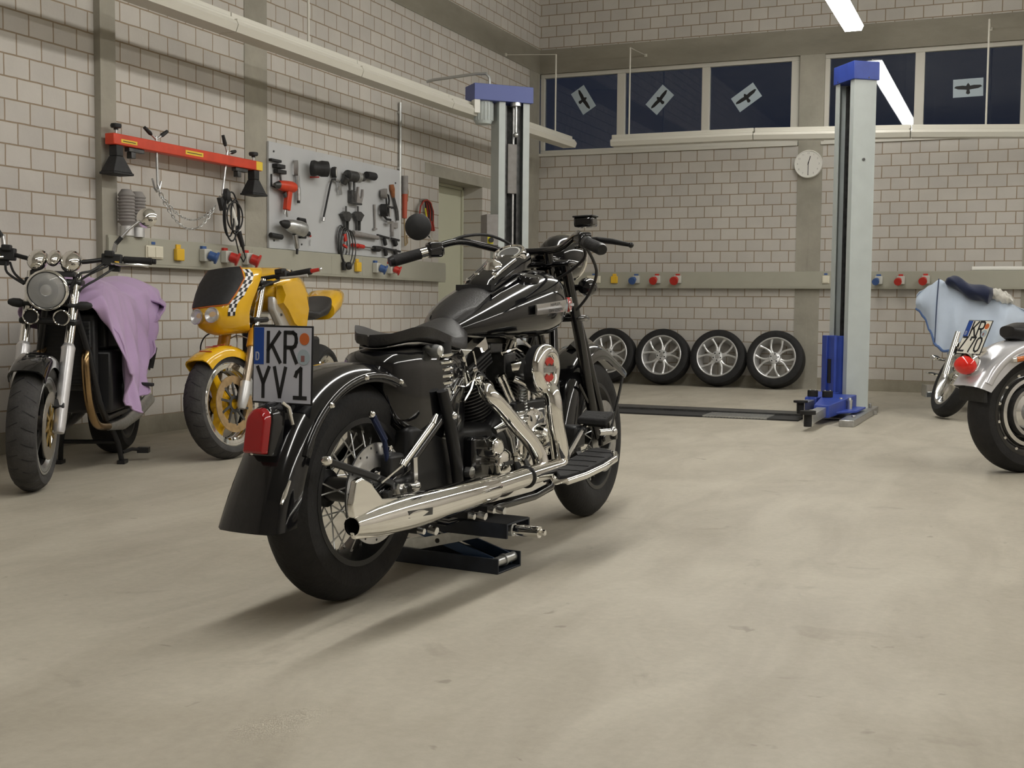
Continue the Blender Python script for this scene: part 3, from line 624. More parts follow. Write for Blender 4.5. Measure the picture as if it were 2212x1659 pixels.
# fork gaiters
for (y, z, lab) in [(-7.205, 1.425, 'left one of two grey ribbed rubber gaiters hung on the left wall'), (-7.055, 1.425, 'right one of two grey ribbed gaiters, behind the chrome mirror')]:
    t = thing('fork_gaiter', lab, 'gaiter', (.062 if y > -7.15 else .105, y, z), HP, 'ribbed gaiters on the left wall')
    pr = [(0, .142), (.03, .142), (.045, .12)]
    for i in range(9): pr += [(.054, .105-.02*i), (.047, .095-.02*i)]
    pr += [(.03, -.085), (.03, -.09), (.0, -.09)]
    g = G(); g.lathe(pr, (0, 0, 0), (0, 0, 1), 24); obj('bellows', g, gaiter, t, smooth=50)
    g = G(); g.cyl((0, 0, -.085), (0, 0, -.145), .042, .044, 20); obj('sleeve', g, alloy, t)
# ================================================================ two post lift
def post(lab, loc, rz, near):
    t = thing('lift_column', lab, 'car lift', loc, rz, 'columns of the car lift')
    w, d, lip, H = .15, .20, .062, 2.73
    g = G(); th = .008
    prof = [(-w+lip, 0), (-w, 0), (-w, d), (w, d), (w, 0), (w-lip, 0), (w-lip, th), (w-th, th), (w-th, d-th), (-w+th, d-th), (-w+th, th), (-w+lip, th)]
    g.prism([(a, b) for a, b in prof], (0, 0, .03), (1, 0, 0), (0, 1, 0), H-.03); obj('column', g, liftgrey, t, smooth=20)
    g = G(); g.bb((-.085, .06, .05), (-.05, .12, 2.70)); g.bb((.05, .06, .05), (.085, .12, 2.70)); g.bb((-.05, .15, .05), (.05, .185, 2.7)); obj('guide_rail', g, darksteel, t)
    g = G(); g.cyl((.02, .075, .1), (.02, .075, 2.70), .017, n=14); obj('lifting_screw', g, steel, t)
    g = G(); g.bb((-.045, .04, 1.9), (.045, .07, 2.35)) if not near else g.bb((-.02, .06, .7), (.02, .09, 2.6)); obj('belt_cover', g, gaiter, t, bevel=.004)
    if near:
        g = G(); g.bb((-.165, -.015, 2.72), (.165, .215, 2.865)); obj('cap', g, liftblue, t, bevel=.004)
        g = G(); g.cyl((.157, .10, 2.08), (.1495, .10, 2.08), .012, n=12); g.cyl((-.09, -.016, 2.735), (-.09, -.019, 2.735), .006, n=8); g.cyl((.165, .12, 2.735), (.169, .12, 2.735), .006, n=8); obj('plug', g, darksteel, t)
    else:
        g = G(); g.bb((-.40, -.03, 2.72), (.175, .22, 2.865)); obj('cap', g, capblue, t, bevel=.003)
        g = G(); g.lathe([(0, 2.72), (.085, 2.72), (.085, 2.55), (.07, 2.52), (0, 2.52)], (-.27, .09, 0), (0, 0, 1), 28); mo = obj('motor', g, liftgrey, t)
        g = G()
        for k in range(10): a = pi*k/9-pi; g.bb((-.27+.088*cos(a)-.003, .09+.088*sin(a)-.003, 2.55), (-.27+.088*cos(a)+.003, .09+.088*sin(a)+.003, 2.71))
        obj('cooling_fins', g, liftgrey, mo)
        g = G(); g.bb((-.40, -.03, 2.60), (-.345, .06, 2.72)); obj('terminal_box', g, white, mo, bevel=.004)
        g = G(); g.cyl((.02, .01, 2.71), (.02, .01, 2.45), .012, n=12); g.ball((.02, .01, 2.43), .025, 12); g.cyl((.02, .02, 2.73), (.02, .02, 2.69), .05, n=16); obj('screw_nut', g, zinc, t)
        g = G(); g.bb((-.262, -.0, 1.42), (-.1505, .16, 1.70)); cb = obj('control_box', g, gaiter, t, bevel=.004)
        g = G(); g.bb((-.255, -.005, 1.43), (-.20, -.0005, 1.50)); obj('switch_plate', g, hazard, cb); g = G(); g.cyl((-.228, -.004, 1.465), (-.228, -.03, 1.465), .02, .024, 16); obj('stop_button', g, blackmatte, cb)
        g = G(); g.tube([(-.20, .12, 2.866), (-.20, .12, 2.95), (-.23, .13, 2.985), (-.3, .2, 2.99), (-.62, .50, 2.96), (-.66, .55, 2.95)], .014, 10); obj('cable_pipe', g, galv, t)
    # carriage sleeve
    g = G(); z0, z1 = (.10, .645) if near else (.1, .64)
    g.bb((-.135, -.075, z0), (-.055, .03, z1)); g.bb((.055, -.075, z0), (.075, .03, z1)); g.bb((-.135, -.06, z0), (.075, -.02, z1)); c = obj('carriage', g, liftblue, t, bevel=.005)
    g = G(); g.bb((-.085, -.064, .25), (-.0, -.059, .45)); obj('window_slot', g, ink, c)
    g = G(); g.bb((-.18, -.05, 0), (.2, .26, .03)); obj('base_plate', g, steel, t, bevel=.003)
    return t
p2 = post('grey lift column with blue cap and lowered arms, right of the wall clock', (3.88, -2.98, 0), radians(-53.13), True)
p1 = post('grey lift column with motor under its long blue cap, behind the black handlebar', (.95, -3.0, 0), radians(45), False)
def arm(parent, root, tip, padh, wid=.10):
    g = G(); root = V(root); tip = V(tip); d = (tip-root); L = d.length; d.normalize(); s = V((-d.y, d.x, 0))
    mid = root+d*L*.62
    g.loft([[root+s*a*wid*1.3+V((0, 0, b)) for a, b in ((-1, -.055), (1, -.055), (1, .06), (-1, .06))], [mid+s*a*wid*.55+V((0, 0, b)) for a, b in ((-1, -.045), (1, -.045), (1, .05), (-1, .05))]])
    a = obj('arm', g, liftblue, parent, bevel=.004)
    g = G(); g.beam(mid-d*.03, tip, .07, .07); obj('arm_extension', g, zinc, a, bevel=.004)
    g = G(); g.cyl(tip+V((0, 0, -.052)), tip+V((0, 0, .035)), .028, n=18); g.cyl(tip+V((0, 0, .035)), tip+V((0, 0, padh)), .055, n=20); obj('pad', g, rubber, a)
M2 = Matrix.Rotation(radians(53.13), 4, 'Z')
def l2(x, y, z): return M2 @ V((x-3.88, y+2.98, z))
arm(p2, l2(3.93, -3.15, .11), l2(3.905, -4.62, .085), .06)
arm(p2, l2(3.80, -3.05, .12), l2(3.71, -3.75, .10), .05, .085)
for x, y in ((3.755, -3.45), (3.875, -3.48)):
    g = G(); g.cyl(l2(x, y, .165), l2(x, y, .215), .042, n=18); pd = obj('spare_pad', g, rubber, p2, bevel=.004); g = G(); g.cyl(l2(x, y, .09), l2(x, y, .165), .04, n=18); obj('pad_cup', g, liftblue, pd); g = G()
    for s in (-1, 1): g.ball(l2(x+.02*s, y, .216), .006, 8)
    obj('pad_screw', g, zinc, pd)
for x, y in ((3.985, -3.52), (4.05, -3.50)):
    g = G(); g.cyl(l2(x, y, .075), l2(x, y, .135), .020, n=16); g.cyl(l2(x, y, .135), l2(x, y, .15), .022, n=16); g.cyl(l2(x, y, .15), l2(x, y, .168), .016, .012, 12); obj('adapter_pin', g, zinc, p2)
g = G(); g.loft([[l2(x, y, z) for x, y in ((3.86, -3.20), (4.14, -3.2), (4.12, -3.62), (3.92, -3.95))] for z in (.062, .078)]); obj('arm_bracket', g, liftblue, p2, bevel=.003)
g = G(); g.loft([[l2(x, y, z) for x, y in ((4.06, -4.18), (4.17, -4.18), (4.19, -2.72), (4.08, -2.72))] for z in (0.0, .05)]); g.cyl(l2(4.13, -3.9, .05), l2(4.13, -3.9, .065), .014, n=10); g.cyl(l2(4.14, -2.9, .05), l2(4.14, -2.9, .085), .012, n=10); g.loft([[l2(x, y, z) for x, y in ((3.75, -3.6), (4.07, -3.6), (4.08, -2.75), (3.75, -2.75))] for z in (0, .018)]); obj('floor_plate', g, steel, p2, bevel=.004)
# ---------------------------------------------------------------- steel duct cover between the columns
t = thing('floor_cover', 'low steel duct cover lying across the floor between the lift columns', 'duct cover', (2.42, -3.55, 0), 0)
g = G(); a, b = -1.25, 1.30
g.loft([[V((x, y+.0, z)) for y, z in ((.38, 0), (.26, .028), (-.02, .028), (-.02, .0))] for x in (a, b)]); obj('ramp_plate', g, darksteel, t, smooth=20)
g = G(); g.bb((a, -.36, 0), (.55, -.02, .012)); g.bb((1.06, -.36, 0), (b, -.02, .012)); obj('dark_strip', g, blackmatte, t, smooth=20)
g = G(); g.bb((.55, -.36, 0), (1.06, -.02, .006)); gr = obj('grating_tray', g, darksteel, t)
g = G()
for i in range(20): g.bb((.56+.025*i, -.355, .006), (.568+.025*i, -.025, .016))
for i in range(8): g.bb((.55, -.35+.044*i, .008), (1.06, -.344+.044*i, .017))
obj('grating', g, zinc, gr, smooth=0)
# ---------------------------------------------------------------- four alloy wheels leaning on the back wall
def alloywheel(lab, x, y, rot, tilt):
    t = thing('car_wheel', lab, 'wheel', (x, y, 0), 0, 'alloy wheels leaning under the windows')
    R, w = .308, .098
    t.rotation_euler = (-radians(tilt), 0, 0)
    T = Matrix.Translation((0, 0, R+.0)) @ Matrix.Rotation(radians(rot), 4, 'Y')
    g = G(T); pr = [(.226, -w*.92), (.25, -w*1.0), (.28, -w*.98), (.30, -w*.86), (.306, -w*.7), (R, -w*.3), (R, w*.3), (.306, w*.7), (.30, w*.86), (.28, w*.98), (.25, w), (.226, w*.92)]
    g.lathe(pr, (0, 0, 0), (0, 1, 0), 56, True); obj('tyre', g, rubber, t)
    g = G(T); pr = [(.228, -w*.94), (.222, -w*.99), (.213, -w*.95), (.205, -w*.7), (.19, -w*.2), (.19, w*.6), (.205, w*.9), (.228, w*.92), (.228, w*.8), (.215, w*.6), (.20, 0), (.215, -w*.75)]
    g.lathe(pr, (0, 0, 0), (0, 1, 0), 56, True); obj('rim', g, alloy, t)
    g = G(T); f = -w*.80
    g.lathe([(0, f-.004), (.03, f-.004), (.034, f-.008), (.058, f-.004), (.068, f+.012), (.068, f+.05), (0, f+.05)], (0, 0, 0), (0, 1, 0), 30)
    for k in range(5):
        a = 2*pi*k/5
        def pt(r, an, y): return (r*sin(an), y, r*cos(an))
        for s in (-1, 1):
            rings = []
            for r, an, hw, yy, th in ((.05, .10, .020, f, .03), (.09, .10, .013, f+.004, .028), (.125, .16, .0105, f+.004, .026), (.165, .26, .010, f+.002, .024), (.198, .335, .013, f-.002, .022), (.214, .36, .020, f-.004, .02)):
                an2 = a+s*an; da = hw/r
                rings.append([V(pt(r, an2-da, yy+.006)), V(pt(r, an2, yy)), V(pt(r, an2+da, yy+.006)), V(pt(r, an2+da, yy+th)), V(pt(r, an2-da, yy+th))])
            g.loft(rings)
    obj('spokes', g, alloy, t, smooth=40)
    g = G(T)
    for k in range(5):
        a = 2*pi*(k+.5)/5; g.cyl((.042*sin(a), f-.009, .042*cos(a)), (.042*sin(a), f+.01, .042*cos(a)), .008, n=10)
    obj('bolt_holes', g, ink, t); g = G(T); g.lathe([(0, f-.01), (.02, f-.01), (.024, f-.006)], (0, 0, 0), (0, 1, 0), 20); obj('centre_cap', g, steel, t)
    g = G(T); g.lathe([(0, w*.5), (.19, w*.5)], (0, 0, 0), (0, 1, 0), 30); obj('inner_shadow_disc', g, darksteel, t) if False else None
    return t
for lab, x, rot in [('leftmost of four alloy wheels, half hidden by the front fender of the black motorcycle', .972, 20), ('second from the left of four alloy wheels leaning on the wall', 1.598, 8), ('third from the left of four alloy wheels leaning on the wall', 2.228, 0), ('rightmost of four alloy wheels, touching the concrete column', 2.853, 40)]:
    alloywheel(lab, x, -.262, rot, 15).location.z = .019
# ================================================================ motorcycle building blocks
def tyre_g(R, ri, w, T=None, crown=.55):
    g = G(T); h = w/2; pr = []
    n = 9
    for i in range(n+1):                         # rounded tread
        a = -1+2*i/n; pr.append((R-(R-ri)*.42*(abs(a)**2.4), h*a))
    pr += [(ri+(R-ri)*.34, h*1.0), (ri+.012, h*.86), (ri-.004, h*.74), (ri-.004, -h*.74), (ri+.012, -h*.86), (ri+(R-ri)*.34, -h*1.0)]
    g.lathe(pr, (0, 0, 0), (0, 1, 0), 64, True)
    return g
def grooves_g(R, ri, w, n, wid=.004, slant=.5):
    g = G(); h = w/2
    for k in range(n):
        a = 2*pi*k/n
        for s in (-1, 1):
            P = []
            for j in range(5):
                t = .12+.78*j/4; r = R-(R-ri)*.42*(t**2.4)+.0004; an = a+s*.07*slant+t*slant*.22
                P.append(V((r*sin(an), s*h*t, r*cos(an))))
            for p, q in zip(P, P[1:]): g.beam(p, q, wid, .0015, (p+q))
    return g
def rim_g(ri, w, lip=.02):
    g = G(); h = w*.40
    pr = [(ri+.012, -h), (ri+.012, -h-.006), (ri-.004, -h-.006), (ri-lip, -h*.55), (ri-lip-.008, 0), (ri-lip, h*.55), (ri-.004, h+.006), (ri+.012, h+.006), (ri+.012, h), (ri, h*.7), (ri-lip+.006, 0), (ri, -h*.7)]
    g.lathe(pr, (0, 0, 0), (0, 1, 0), 64, True); return g
def disc_g(R, r, y, holes=16, th=.005):
    g = G(); g.lathe([(r, y-th/2), (R, y-th/2), (R, y+th/2), (r, y+th/2)], (0, 0, 0), (0, 1, 0), 48, True); return g
def place(o, T): o.matrix_basis = T; return o
def spoked_wheel(parent, nm, T, R, ri, w, n, rimm, tyrem, hubm, spokem, hubr=.035, hubw=.07, lab=None):
    wo = place(obj(nm, rim_g(ri, w), rimm, parent), T)
    obj('tyre', tyre_g(R, ri, w), tyrem, wo)
    g = G(); g.lathe([(0, -hubw), (hubr*1.25, -hubw), (hubr*1.25, -hubw+.012), (hubr*.8, -hubw+.02), (hubr*.8, hubw-.02), (hubr*1.25, hubw-.012), (hubr*1.25, hubw), (0, hubw)], (0, 0, 0), (0, 1, 0), 24); obj('hub', g, hubm, wo)
    base = {}
    for s in (-1, 1):
        for lean in (-1, 1):
            g = G(); a = lean*.55; g.cyl((hubr*1.1*sin(a), s*(hubw-.008), hubr*1.1*cos(a)), (0, s*w*.10, ri-.014), .0024, n=6); g.cyl((.012*sin(a), s*w*.14, ri-.03), (0, s*w*.10, ri-.012), .0038, n=6); base[(s, lean)] = g
    protos = {}
    for k in range(n):
        s = 1 if k % 2 else -1; lean = 1 if (k//2) % 2 else -1
        if (s, lean) not in protos: o = obj('spoke', base[(s, lean)], spokem, wo); protos[(s, lean)] = o
        else: o = protos[(s, lean)].copy(); COL.objects.link(o); o.parent = wo
        o.rotation_euler = (0, 2*pi*k/n, 0)
    return wo
def fender_g(c, r, hw, dep, a0, a1, n=28, th=.006, flare=None, T=None, crown=.012):
    """arched mudguard swept round the wheel; angles from straight up, positive = forward"""
    g = G(T); rings = []
    for i in range(n+1):
        t = i/n; a = a0+(a1-a0)*t; fr, fw, fd = flare(t) if flare else (0, 0, 0)
        R = r+fr; W = hw+fw; D = dep+fd
        out = [(W, -D), (W*1.0, -D*.45), (W*.93, -.012), (W*.72, crown*.55), (W*.38, crown*.9), (0, crown), (-W*.38, crown*.9), (-W*.72, crown*.55), (-W*.93, -.012), (-W*1.0, -D*.45), (-W, -D)]
        inn = [(-(W-th), -D), (-(W-th), -D*.45), (-(W*.93-th), -.012-th*.5), (-W*.6, crown*.5-th), (0, crown-th), (W*.6, crown*.5-th), (W*.93-th, -.012-th*.5), (W-th, -D*.45), (W-th, -D)]
        rings.append([V((c[0]+(R+d)*sin(a), c[1]+y, c[2]+(R+d)*cos(a))) for y, d in out+inn])
    g.loft(rings); return g
PL = {'K': [[(0, 0), (0, 1)], [(.62, 1), (0, .40)], [(.20, .58), (.66, 0)]],
      'R': [[(0, 0), (0, 1), (.42, 1), (.56, .93), (.6, .8), (.6, .68), (.54, .56), (.42, .5), (0, .5)], [(.3, .5), (.62, 0)]],
      'Y': [[(0, 1), (.31, .46), (.31, 0)], [(.62, 1), (.31, .46)]],
      'V': [[(0, 1), (.30, .03), (.6, 1)]],
      '1': [[(.0, .74), (.06, .86), (.28, 1), (.28, .03)], [(-.06, .02), (.56, .02)]],
      'Z': [[(.02, .99), (.58, .99), (0, .02), (.6, .02)]],
      '7': [[(.02, .8), (.02, .99), (.58, .99), (.22, 0)]],
      '0': [[(.3, 1), (.52, .92), (.6, .76), (.6, .24), (.52, .08), (.3, 0), (.08, .08), (0, .24), (0, .76), (.08, .92), (.3, 1)]],
      'D': [[(0, 0), (0, 1), (.35, 1), (.56, .85), (.6, .65), (.6, .35), (.56, .15), (.35, 0), (0, 0)]]}
def letters(g, txt, o, ex, ey, h, pitch, w, d=.0016, asp=.78):
    o = V(o); ex = V(ex); ey = V(ey)
    for i, c in enumerate(txt):
        if c != ' ': g.strokes([[(a*h*asp, b*h) for a, b in ln] for ln in PL[c]], o+ex*pitch[i], ex, ey, w, d)
def number_plate(parent, o, ex, ey, W, H, field, row1, row2):
    """o = lower left corner seen from behind; ex across, ey up"""
    o = V(o); ex = V(ex).normalized(); ey = V(ey).normalized(); n = ex.cross(ey)
    def rect(a, b, c, d, th, z):
        g = G(); g.loft([[o+ex*x+ey*y+n*q for x, y in ((a, b), (c, b), (c, d), (a, d))] for q in (z-th, z)]); return g
    p = obj('number_plate', rect(0, 0, W, H, .004, 0), ink, parent, bevel=.002)
    f = .005; obj('plate_field', rect(f, f, W-f, H-f, .001, .0008), field, p, smooth=0)
    obj('euro_band', rect(f+.001, H*.5, .040, H-f-.001, .001, .0016), plate_blue, p, smooth=0)
    g = G(); letters(g, 'D', o+ex*.014+ey*(H*.5+.012)+n*.0017, ex, ey, .02, [0], .0035); obj('country_letter', g, plate_white, p, smooth=0)
    for i, c in enumerate(row1[0]):
        g = G(); letters(g, c, o+ex*row1[1][i]+ey*(H*.535)+n*.001, ex, ey, .080, [0], .0105); obj('letter', g, ink, p, smooth=0)
    for i, c in enumerate(row2[0]):
        if c == ' ': continue
        g = G(); letters(g, c, o+ex*row2[1][i]+ey*(H*.085)+n*.001, ex, ey, .080, [0], .0105); obj('letter', g, ink, p, smooth=0)
    g = G(); g.cyl(o+ex*(W-.028)+ey*(H-.035)+n*.0005, o+ex*(W-.028)+ey*(H-.035)+n*.002, .016, n=24); obj('inspection_sticker', g, orangeplas, p, smooth=0)
    g = G(); g.cyl(o+ex*(W-.030)+ey*(H*.56+.01)+n*.0005, o+ex*(W-.030)+ey*(H*.56+.01)+n*.002, .021, n=24); sk = obj('registration_seal', g, mat('seal_grey', (.36, .43, .48), .4), p, smooth=0)
    g = G(); q = o+ex*(W-.030)+ey*(H*.56+.01)+n*.0022; g.beam(q-ey*.012-ex*.002, q+ey*.004-ex*.002, .012, .0006, n); obj('seal_crest', g, mat('seal_crest', (.25, .12, .12), .5), sk, smooth=0)
    return p

# ================================================================ black sprung-seat cruiser (centre of the photo)
bk = thing('motorcycle', 'black cruiser motorcycle with chrome exhaust standing over the scissor jack', 'motorcycle', (3.455, -10.181, 0), radians(84.33))
ax0 = V((1.30, 0, .95)); axd = V((-.458, 0, .889)).normalized()
ST = Matrix.Translation(ax0) @ Matrix.Rotation(radians(5.5), 4, axd) @ Matrix.Translation(-ax0)
# wheels
rw = spoked_wheel(bk, 'rear_wheel', Matrix.Translation((0, 0, .32)), .32, .203, .152, 40, blacksatin, rubber, blacksatin, zinc, .045, .075)
g = G()
for k in range(5):
    a = 2*pi*k/5
g.lathe([(.075, -.112), (.146, -.112), (.146, -.106), (.075, -.106)], (0, 0, 0), (0, 1, 0), 56, True)
dk = obj('brake_disc', g, steel, rw)
g = G()
for k in range(30): a = 2*pi*k/30; r = .135 if k % 2 else .118; g.cyl((r*sin(a), -.1125, r*cos(a)), (r*sin(a), -.1118, r*cos(a)), .0038, n=8)
obj('drilled_holes', g, ink, rw, smooth=0)
g = G()
for k in range(5):
    a = 2*pi*k/5+.3; g.beam((.038*sin(a), -.109, .038*cos(a)), (.082*sin(a+.25), -.109, .082*cos(a+.25)), .022, .006, (0, 1, 0))
g.cyl((0, -.114, 0), (0, -.06, 0), .045, n=24); obj('disc_carrier', g, steel, rw)
fw = spoked_wheel(bk, 'front_wheel', ST @ Matrix.Translation((1.65, 0, .33)), .33, .208, .128, 40, blacksatin, rubber, blacksatin, zinc, .045, .06)
obj('brake_disc', disc_g(.146, .08, -.085), steel, fw)
# rear fender with flared tail
def fl(t): e = max(0, (.24-t)/.24); return (.075*e**2.2, .012*e**2, .035*e)
g = fender_g((0, 0, .32), .362, .098, .042, radians(-97), radians(84), 44, flare=fl)
obj('rear_fender', g, blackpaint, bk, smooth=50)
for s in (-1, 1):
    g = G(); rings = []
    for i in range(25):
        a = radians(-66+ i*(112/24)); rings.append([V(((.338+d)*sin(a), s*(.101+y), .32+(.338+d)*cos(a))) for y, d in ((-.006, -.011), (.005, -.010), (.010, 0), (.005, .010), (-.006, .011))])
    g.loft(rings); o = obj('fender_strut', g, blackpaint, bk, smooth=60)
    if s < 0:
        for a in (-38, -8, 22):
            g2 = G(); a = radians(a); p = V((.338*sin(a), -.110, .32+.338*cos(a))); g2.lathe([(0, .007), (.006, .006), (.009, 0)], p, (0, -1, 0), 12); obj('strut_bolt', g2, chrome, o)
g = G(); g.tube([(-.372, -.098, .40), (-.40, -.106, .37), (-.418, -.108, .345)], [.004, .006, .004]); obj('fender_tip_trim', g, chrome, bk)
# tail light
g = G()
arch = [(-.034, -.055), (.034, -.055), (.034, .03)]+[(.034*cos(a), .03+.034*sin(a)) for a in (pi*i/8 for i in range(1, 8))]+[(-.034, .03)]
def tl(x, sc, dz=0): return [V((x+b*sc*.18, a*sc, .522+b*sc+dz)) for a, b in arch]
g.loft([tl(-.325, 1.22), tl(-.362, 1.16), tl(-.372, 1.08)]); hs = obj('tail_light_housing', g, blackpaint, bk, bevel=.003)
g = G(); g.loft([tl(-.372, 1.02), tl(-.392, .98), tl(-.398, .86)]); obj('tail_light_lens', g, redlens, hs, bevel=.003)
g = G(); g.ball((-.405, 0, .468), .004, 8); obj('lens_screw', g, chrome, hs)
g = G(); g.lathe([(0, .018), (.02, .016), (.032, .008), (.034, 0)], (-.345, 0, .572), (-.35, 0, 1), 20); g.tube([(-.33, -.04, .60), (-.315, -.05, .585), (-.31, -.058, .54)], .006); obj('chrome_visor', g, chrome, hs)
number_plate(bk, (-.285, .103, .59), (0, -1, 0), (.03, 0, 1), .206, .212, plate_white, ('KR', [.055, .113]), ('YV1', [.020, .078, .150]))
g = G(); g.bb((-.28, -.03, .56), (-.265, .03, .72)); g.beam((-.27, 0, .58), (-.24, 0, .60), .05, .02); obj('plate_bracket', g, blacksatin, bk)
# frame and swing arm
def mir(nm, pts, r, m, n=12, **k):
    for s in (-1, 1):
        g = G(); g.tube([(x, s*y, z) for x, y, z in pts], r, n); obj(nm, g, m, bk, **k)
mir('frame_rail', [(1.29, .02, .88), (1.22, .07, .62), (1.15, .12, .30), (1.08, .125, .20), (.95, .125, .185), (.35, .125, .188), (.26, .125, .21)], .017, blackpaint)
mir('swing_arm', [(-.02, .125, .32), (.12, .13, .38), (.30, .13, .50), (.44, .12, .62)], .016, blackpaint)
mir('swing_arm_lower', [(-.02, .125, .31), (.2, .13, .27), (.42, .12, .27)], .016, blackpaint)
g = G(); g.tube([(1.30, 0, .95), (1.0, 0, .90), (.6, 0, .76), (.42, 0, .70)], .03, 14); g.cyl((1.335, 0, .86), (1.27, 0, 1.01), .036, n=18); obj('backbone', g, blackpaint, bk)
g = G(); g.cyl((0, -.16, .32), (0, .16, .32), .012, n=14); obj('rear_axle', g, darksteel, bk)
g = G(); g.lathe([(0, .03), (.016, .028), (.021, .012), (.021, 0)], (.025, -.155, .335), (0, -1, 0), 6); g.cyl((.06, -.15, .33), (.06, -.185, .33), .014, n=12); obj('axle_nut', g, polished, bk)
g = G(); g.cyl((.035, -.165, .335), (.115, -.165, .33), .012, n=12); g.ball((.12, -.165, .33), .018, 12); g.beam((.118, -.165, .33), (.112, -.165, .415), .020, .012, (0, 1, 0)); obj('adjuster_lever', g, polished, bk)
# brake caliper, anchor rod, drag bar
g = G(); g.bb((.02, -.145, .36), (.10, -.085, .43)); g.bb((.04, -.15, .30), (.14, -.10, .36)); obj('brake_caliper', g, blacksatin, bk, bevel=.012)
g = G()
for p in ((-.01, .375), (-.04, .345), (.05, .445)): g.lathe([(0, .012), (.009, .01), (.012, 0)], (p[0], -.118, p[1]), (0, -1, 0), 12)
obj('caliper_bolts', g, chrome, bk)
g = G(); g.cyl((-.045, -.13, .545), (.012, -.13, .475), .011, n=14); g.cyl((.012, -.13, .475), (.04, -.13, .36), .008, n=12); obj('brake_hose_pipe', g, mat('blue_black_anodised', (.02, .03, .08), .2, .6), bk); g = G(); g.ball((-.05, -.13, .552), .011, 10); obj('hose_union', g, chrome, bk)
g = G(); g.cyl((.04, -.172, .398), (.052, -.172, .41), .011, n=14); g.cyl((.05, -.172, .405), (.20, -.172, .505), .0095, n=16); g.cyl((.20, -.172, .505), (.235, -.165, .53), .012, .006, 14); g.cyl((.04, -.172, .398), (-.05, -.165, .36), .003, n=8); obj('chrome_stay', g, chrome, bk)
g = G(); g.beam((-.27, -.14, .445), (.02, -.15, .35), .016, .020); st = obj('stay_bar', g, blacksatin, bk, bevel=.004)
g = G(); g.lathe([(0, .016), (.010, .013), (.015, .004), (.014, -.006), (0, -.01)], (-.285, -.15, .447), (0, -1, .2), 14); obj('stay_bolt', g, chrome, st)
# oil tank, side covers
g = G(); rings = []
for x, hw, z0, z1 in ((.10, .05, .60, .69), (.13, .105, .50, .72), (.22, .125, .44, .735), (.36, .13, .40, .735), (.47, .125, .42, .73), (.51, .10, .46, .71), (.52, .06, .52, .66)):
    zc, hz = (z0+z1)/2, (z1-z0)/2
    rings.append([V((x, hw*math.copysign(abs(cos(a))**.45, cos(a)), zc+hz*math.copysign(abs(sin(a))**.45, sin(a)))) for a in (2*pi*i/28 for i in range(28))])
g.loft(rings); obj('oil_tank', g, blackpaint, bk, smooth=60)
g = G(); g.tube([(.50, -.135, .715), (.517, -.135, .68), (.515, -.138, .645), (.49, -.14, .62), (.44, -.142, .603), (.39, -.142, .608), (.37, -.142, .585)], .0035, 8); g.tube([(.535, -.12, .66), (.54, -.12, .63), (.51, -.125, .59), (.46, -.13, .555)], .0045, 8); obj('cover_trim', g, chrome, bk)
g = G(); g.cyl((.50, -.14, .655), (.505, -.15, .66), .012, n=14); g.cyl((.335, -.15, .52), (.335, -.165, .52), .014, n=14); g.ball((.335, -.165, .52), .013, 12); g.cyl((.425, -.16, .335), (.425, -.18, .335), .018, n=18); obj('cover_bolts', g, polished, bk)
g = G(); g.bb((.16, -.12, .25), (.46, .12, .50)); obj('battery_box', g, blacksatin, bk, bevel=.02)
g = G(); g.tube([(.30, -.145, .60), (.335, -.15, .50), (.38, -.15, .36), (.40, -.145, .27)], [.018, .02, .02, .016], 12); obj('side_bracket', g, blacksatin, bk)
# sprung saddle
def seat_pt(u, v, top):
    x = .115+.565*u                                       # tail to nose
    def sm(a, b, t): t = max(0, min(1, t)); return a+(b-a)*t*t*(3-2*t)
    hw = .128*min(1, (max(u, 0)/.20+.001)**.5)*(1 if u < .60 else sm(1, .36, (u-.60)/.32))
    if u > .92: hw *= sqrt(max(.0, 1-((u-.92)/.08)**2))*.999+.001
    e = (2*v-1); y = hw*e
    rim = sm(.770, .797, u/.18) if u < .18 else (sm(.797, .752, (u-.18)/.45) if u < .63 else sm(.752, .798, (u-.63)/.3))
    mid = .765 if u < .35 else (sm(.765, .828, (u-.35)/.5) if u < .85 else sm(.828, .800, (u-.85)/.15))
    k = abs(e)**2.2; z = mid*(1-k)+rim*k
    return V((x, y, z if top else min(z, rim)-.030))
g = G(); n = 22; m2 = 14; rings = []
for i in range(n+1):
    u = i/n; up_ = [seat_pt(u, j/m2, True) for j in range(m2+1)]; dn = [seat_pt(u, j/m2, False) for j in range(m2, -1, -1)]
    rings.append(up_+dn)
g.loft(rings); obj('saddle', g, leather, bk, smooth=70, bevel=0)
g = G(); g.sheet(lambda u, v: seat_pt(.05+.7*u, .5+(v-.5)*.8, False)-V((0, 0, .006)), 14, 8); obj('saddle_pan', g, steel, bk, solid=.004)
for s in (-1, 1):
    x0 = .36
    g = G(); g.coil((x0, s*.108, .60), (x0, s*.108, .712), .030, .0055, 5.2, 8, 20); obj('saddle_spring', g, blackpaint if s > 0 else chrome, bk)
    g = G(); g.cyl((x0, s*.108, .708), (x0, s*.108, .748), .030, .026, 16); obj('upper_spring_mount', g, blacksatin, bk)
    g = G(); g.cyl((x0, s*.108, .57), (x0, s*.108, .605), .030, n=16); obj('lower_spring_mount', g, blacksatin if s > 0 else zinc, bk)
    d = V((-.12, s, .0)).normalized(); o0 = V((.30, s*.025, .722)); g = G(); g.cyl(o0, o0+d*.06, .009, n=12); g.lathe([(0, 0), (.013, .004), (.019, .02), (.020, .05), (.016, .068), (0, .074)], o0+d*.055, d, 18); ts = obj('turn_signal', g, blackpaint if s > 0 else zinc, bk)
    g = G(); g.cyl(o0+d*.030, o0+d*.036, .014, n=14); obj('signal_ring', g, chrome, ts)
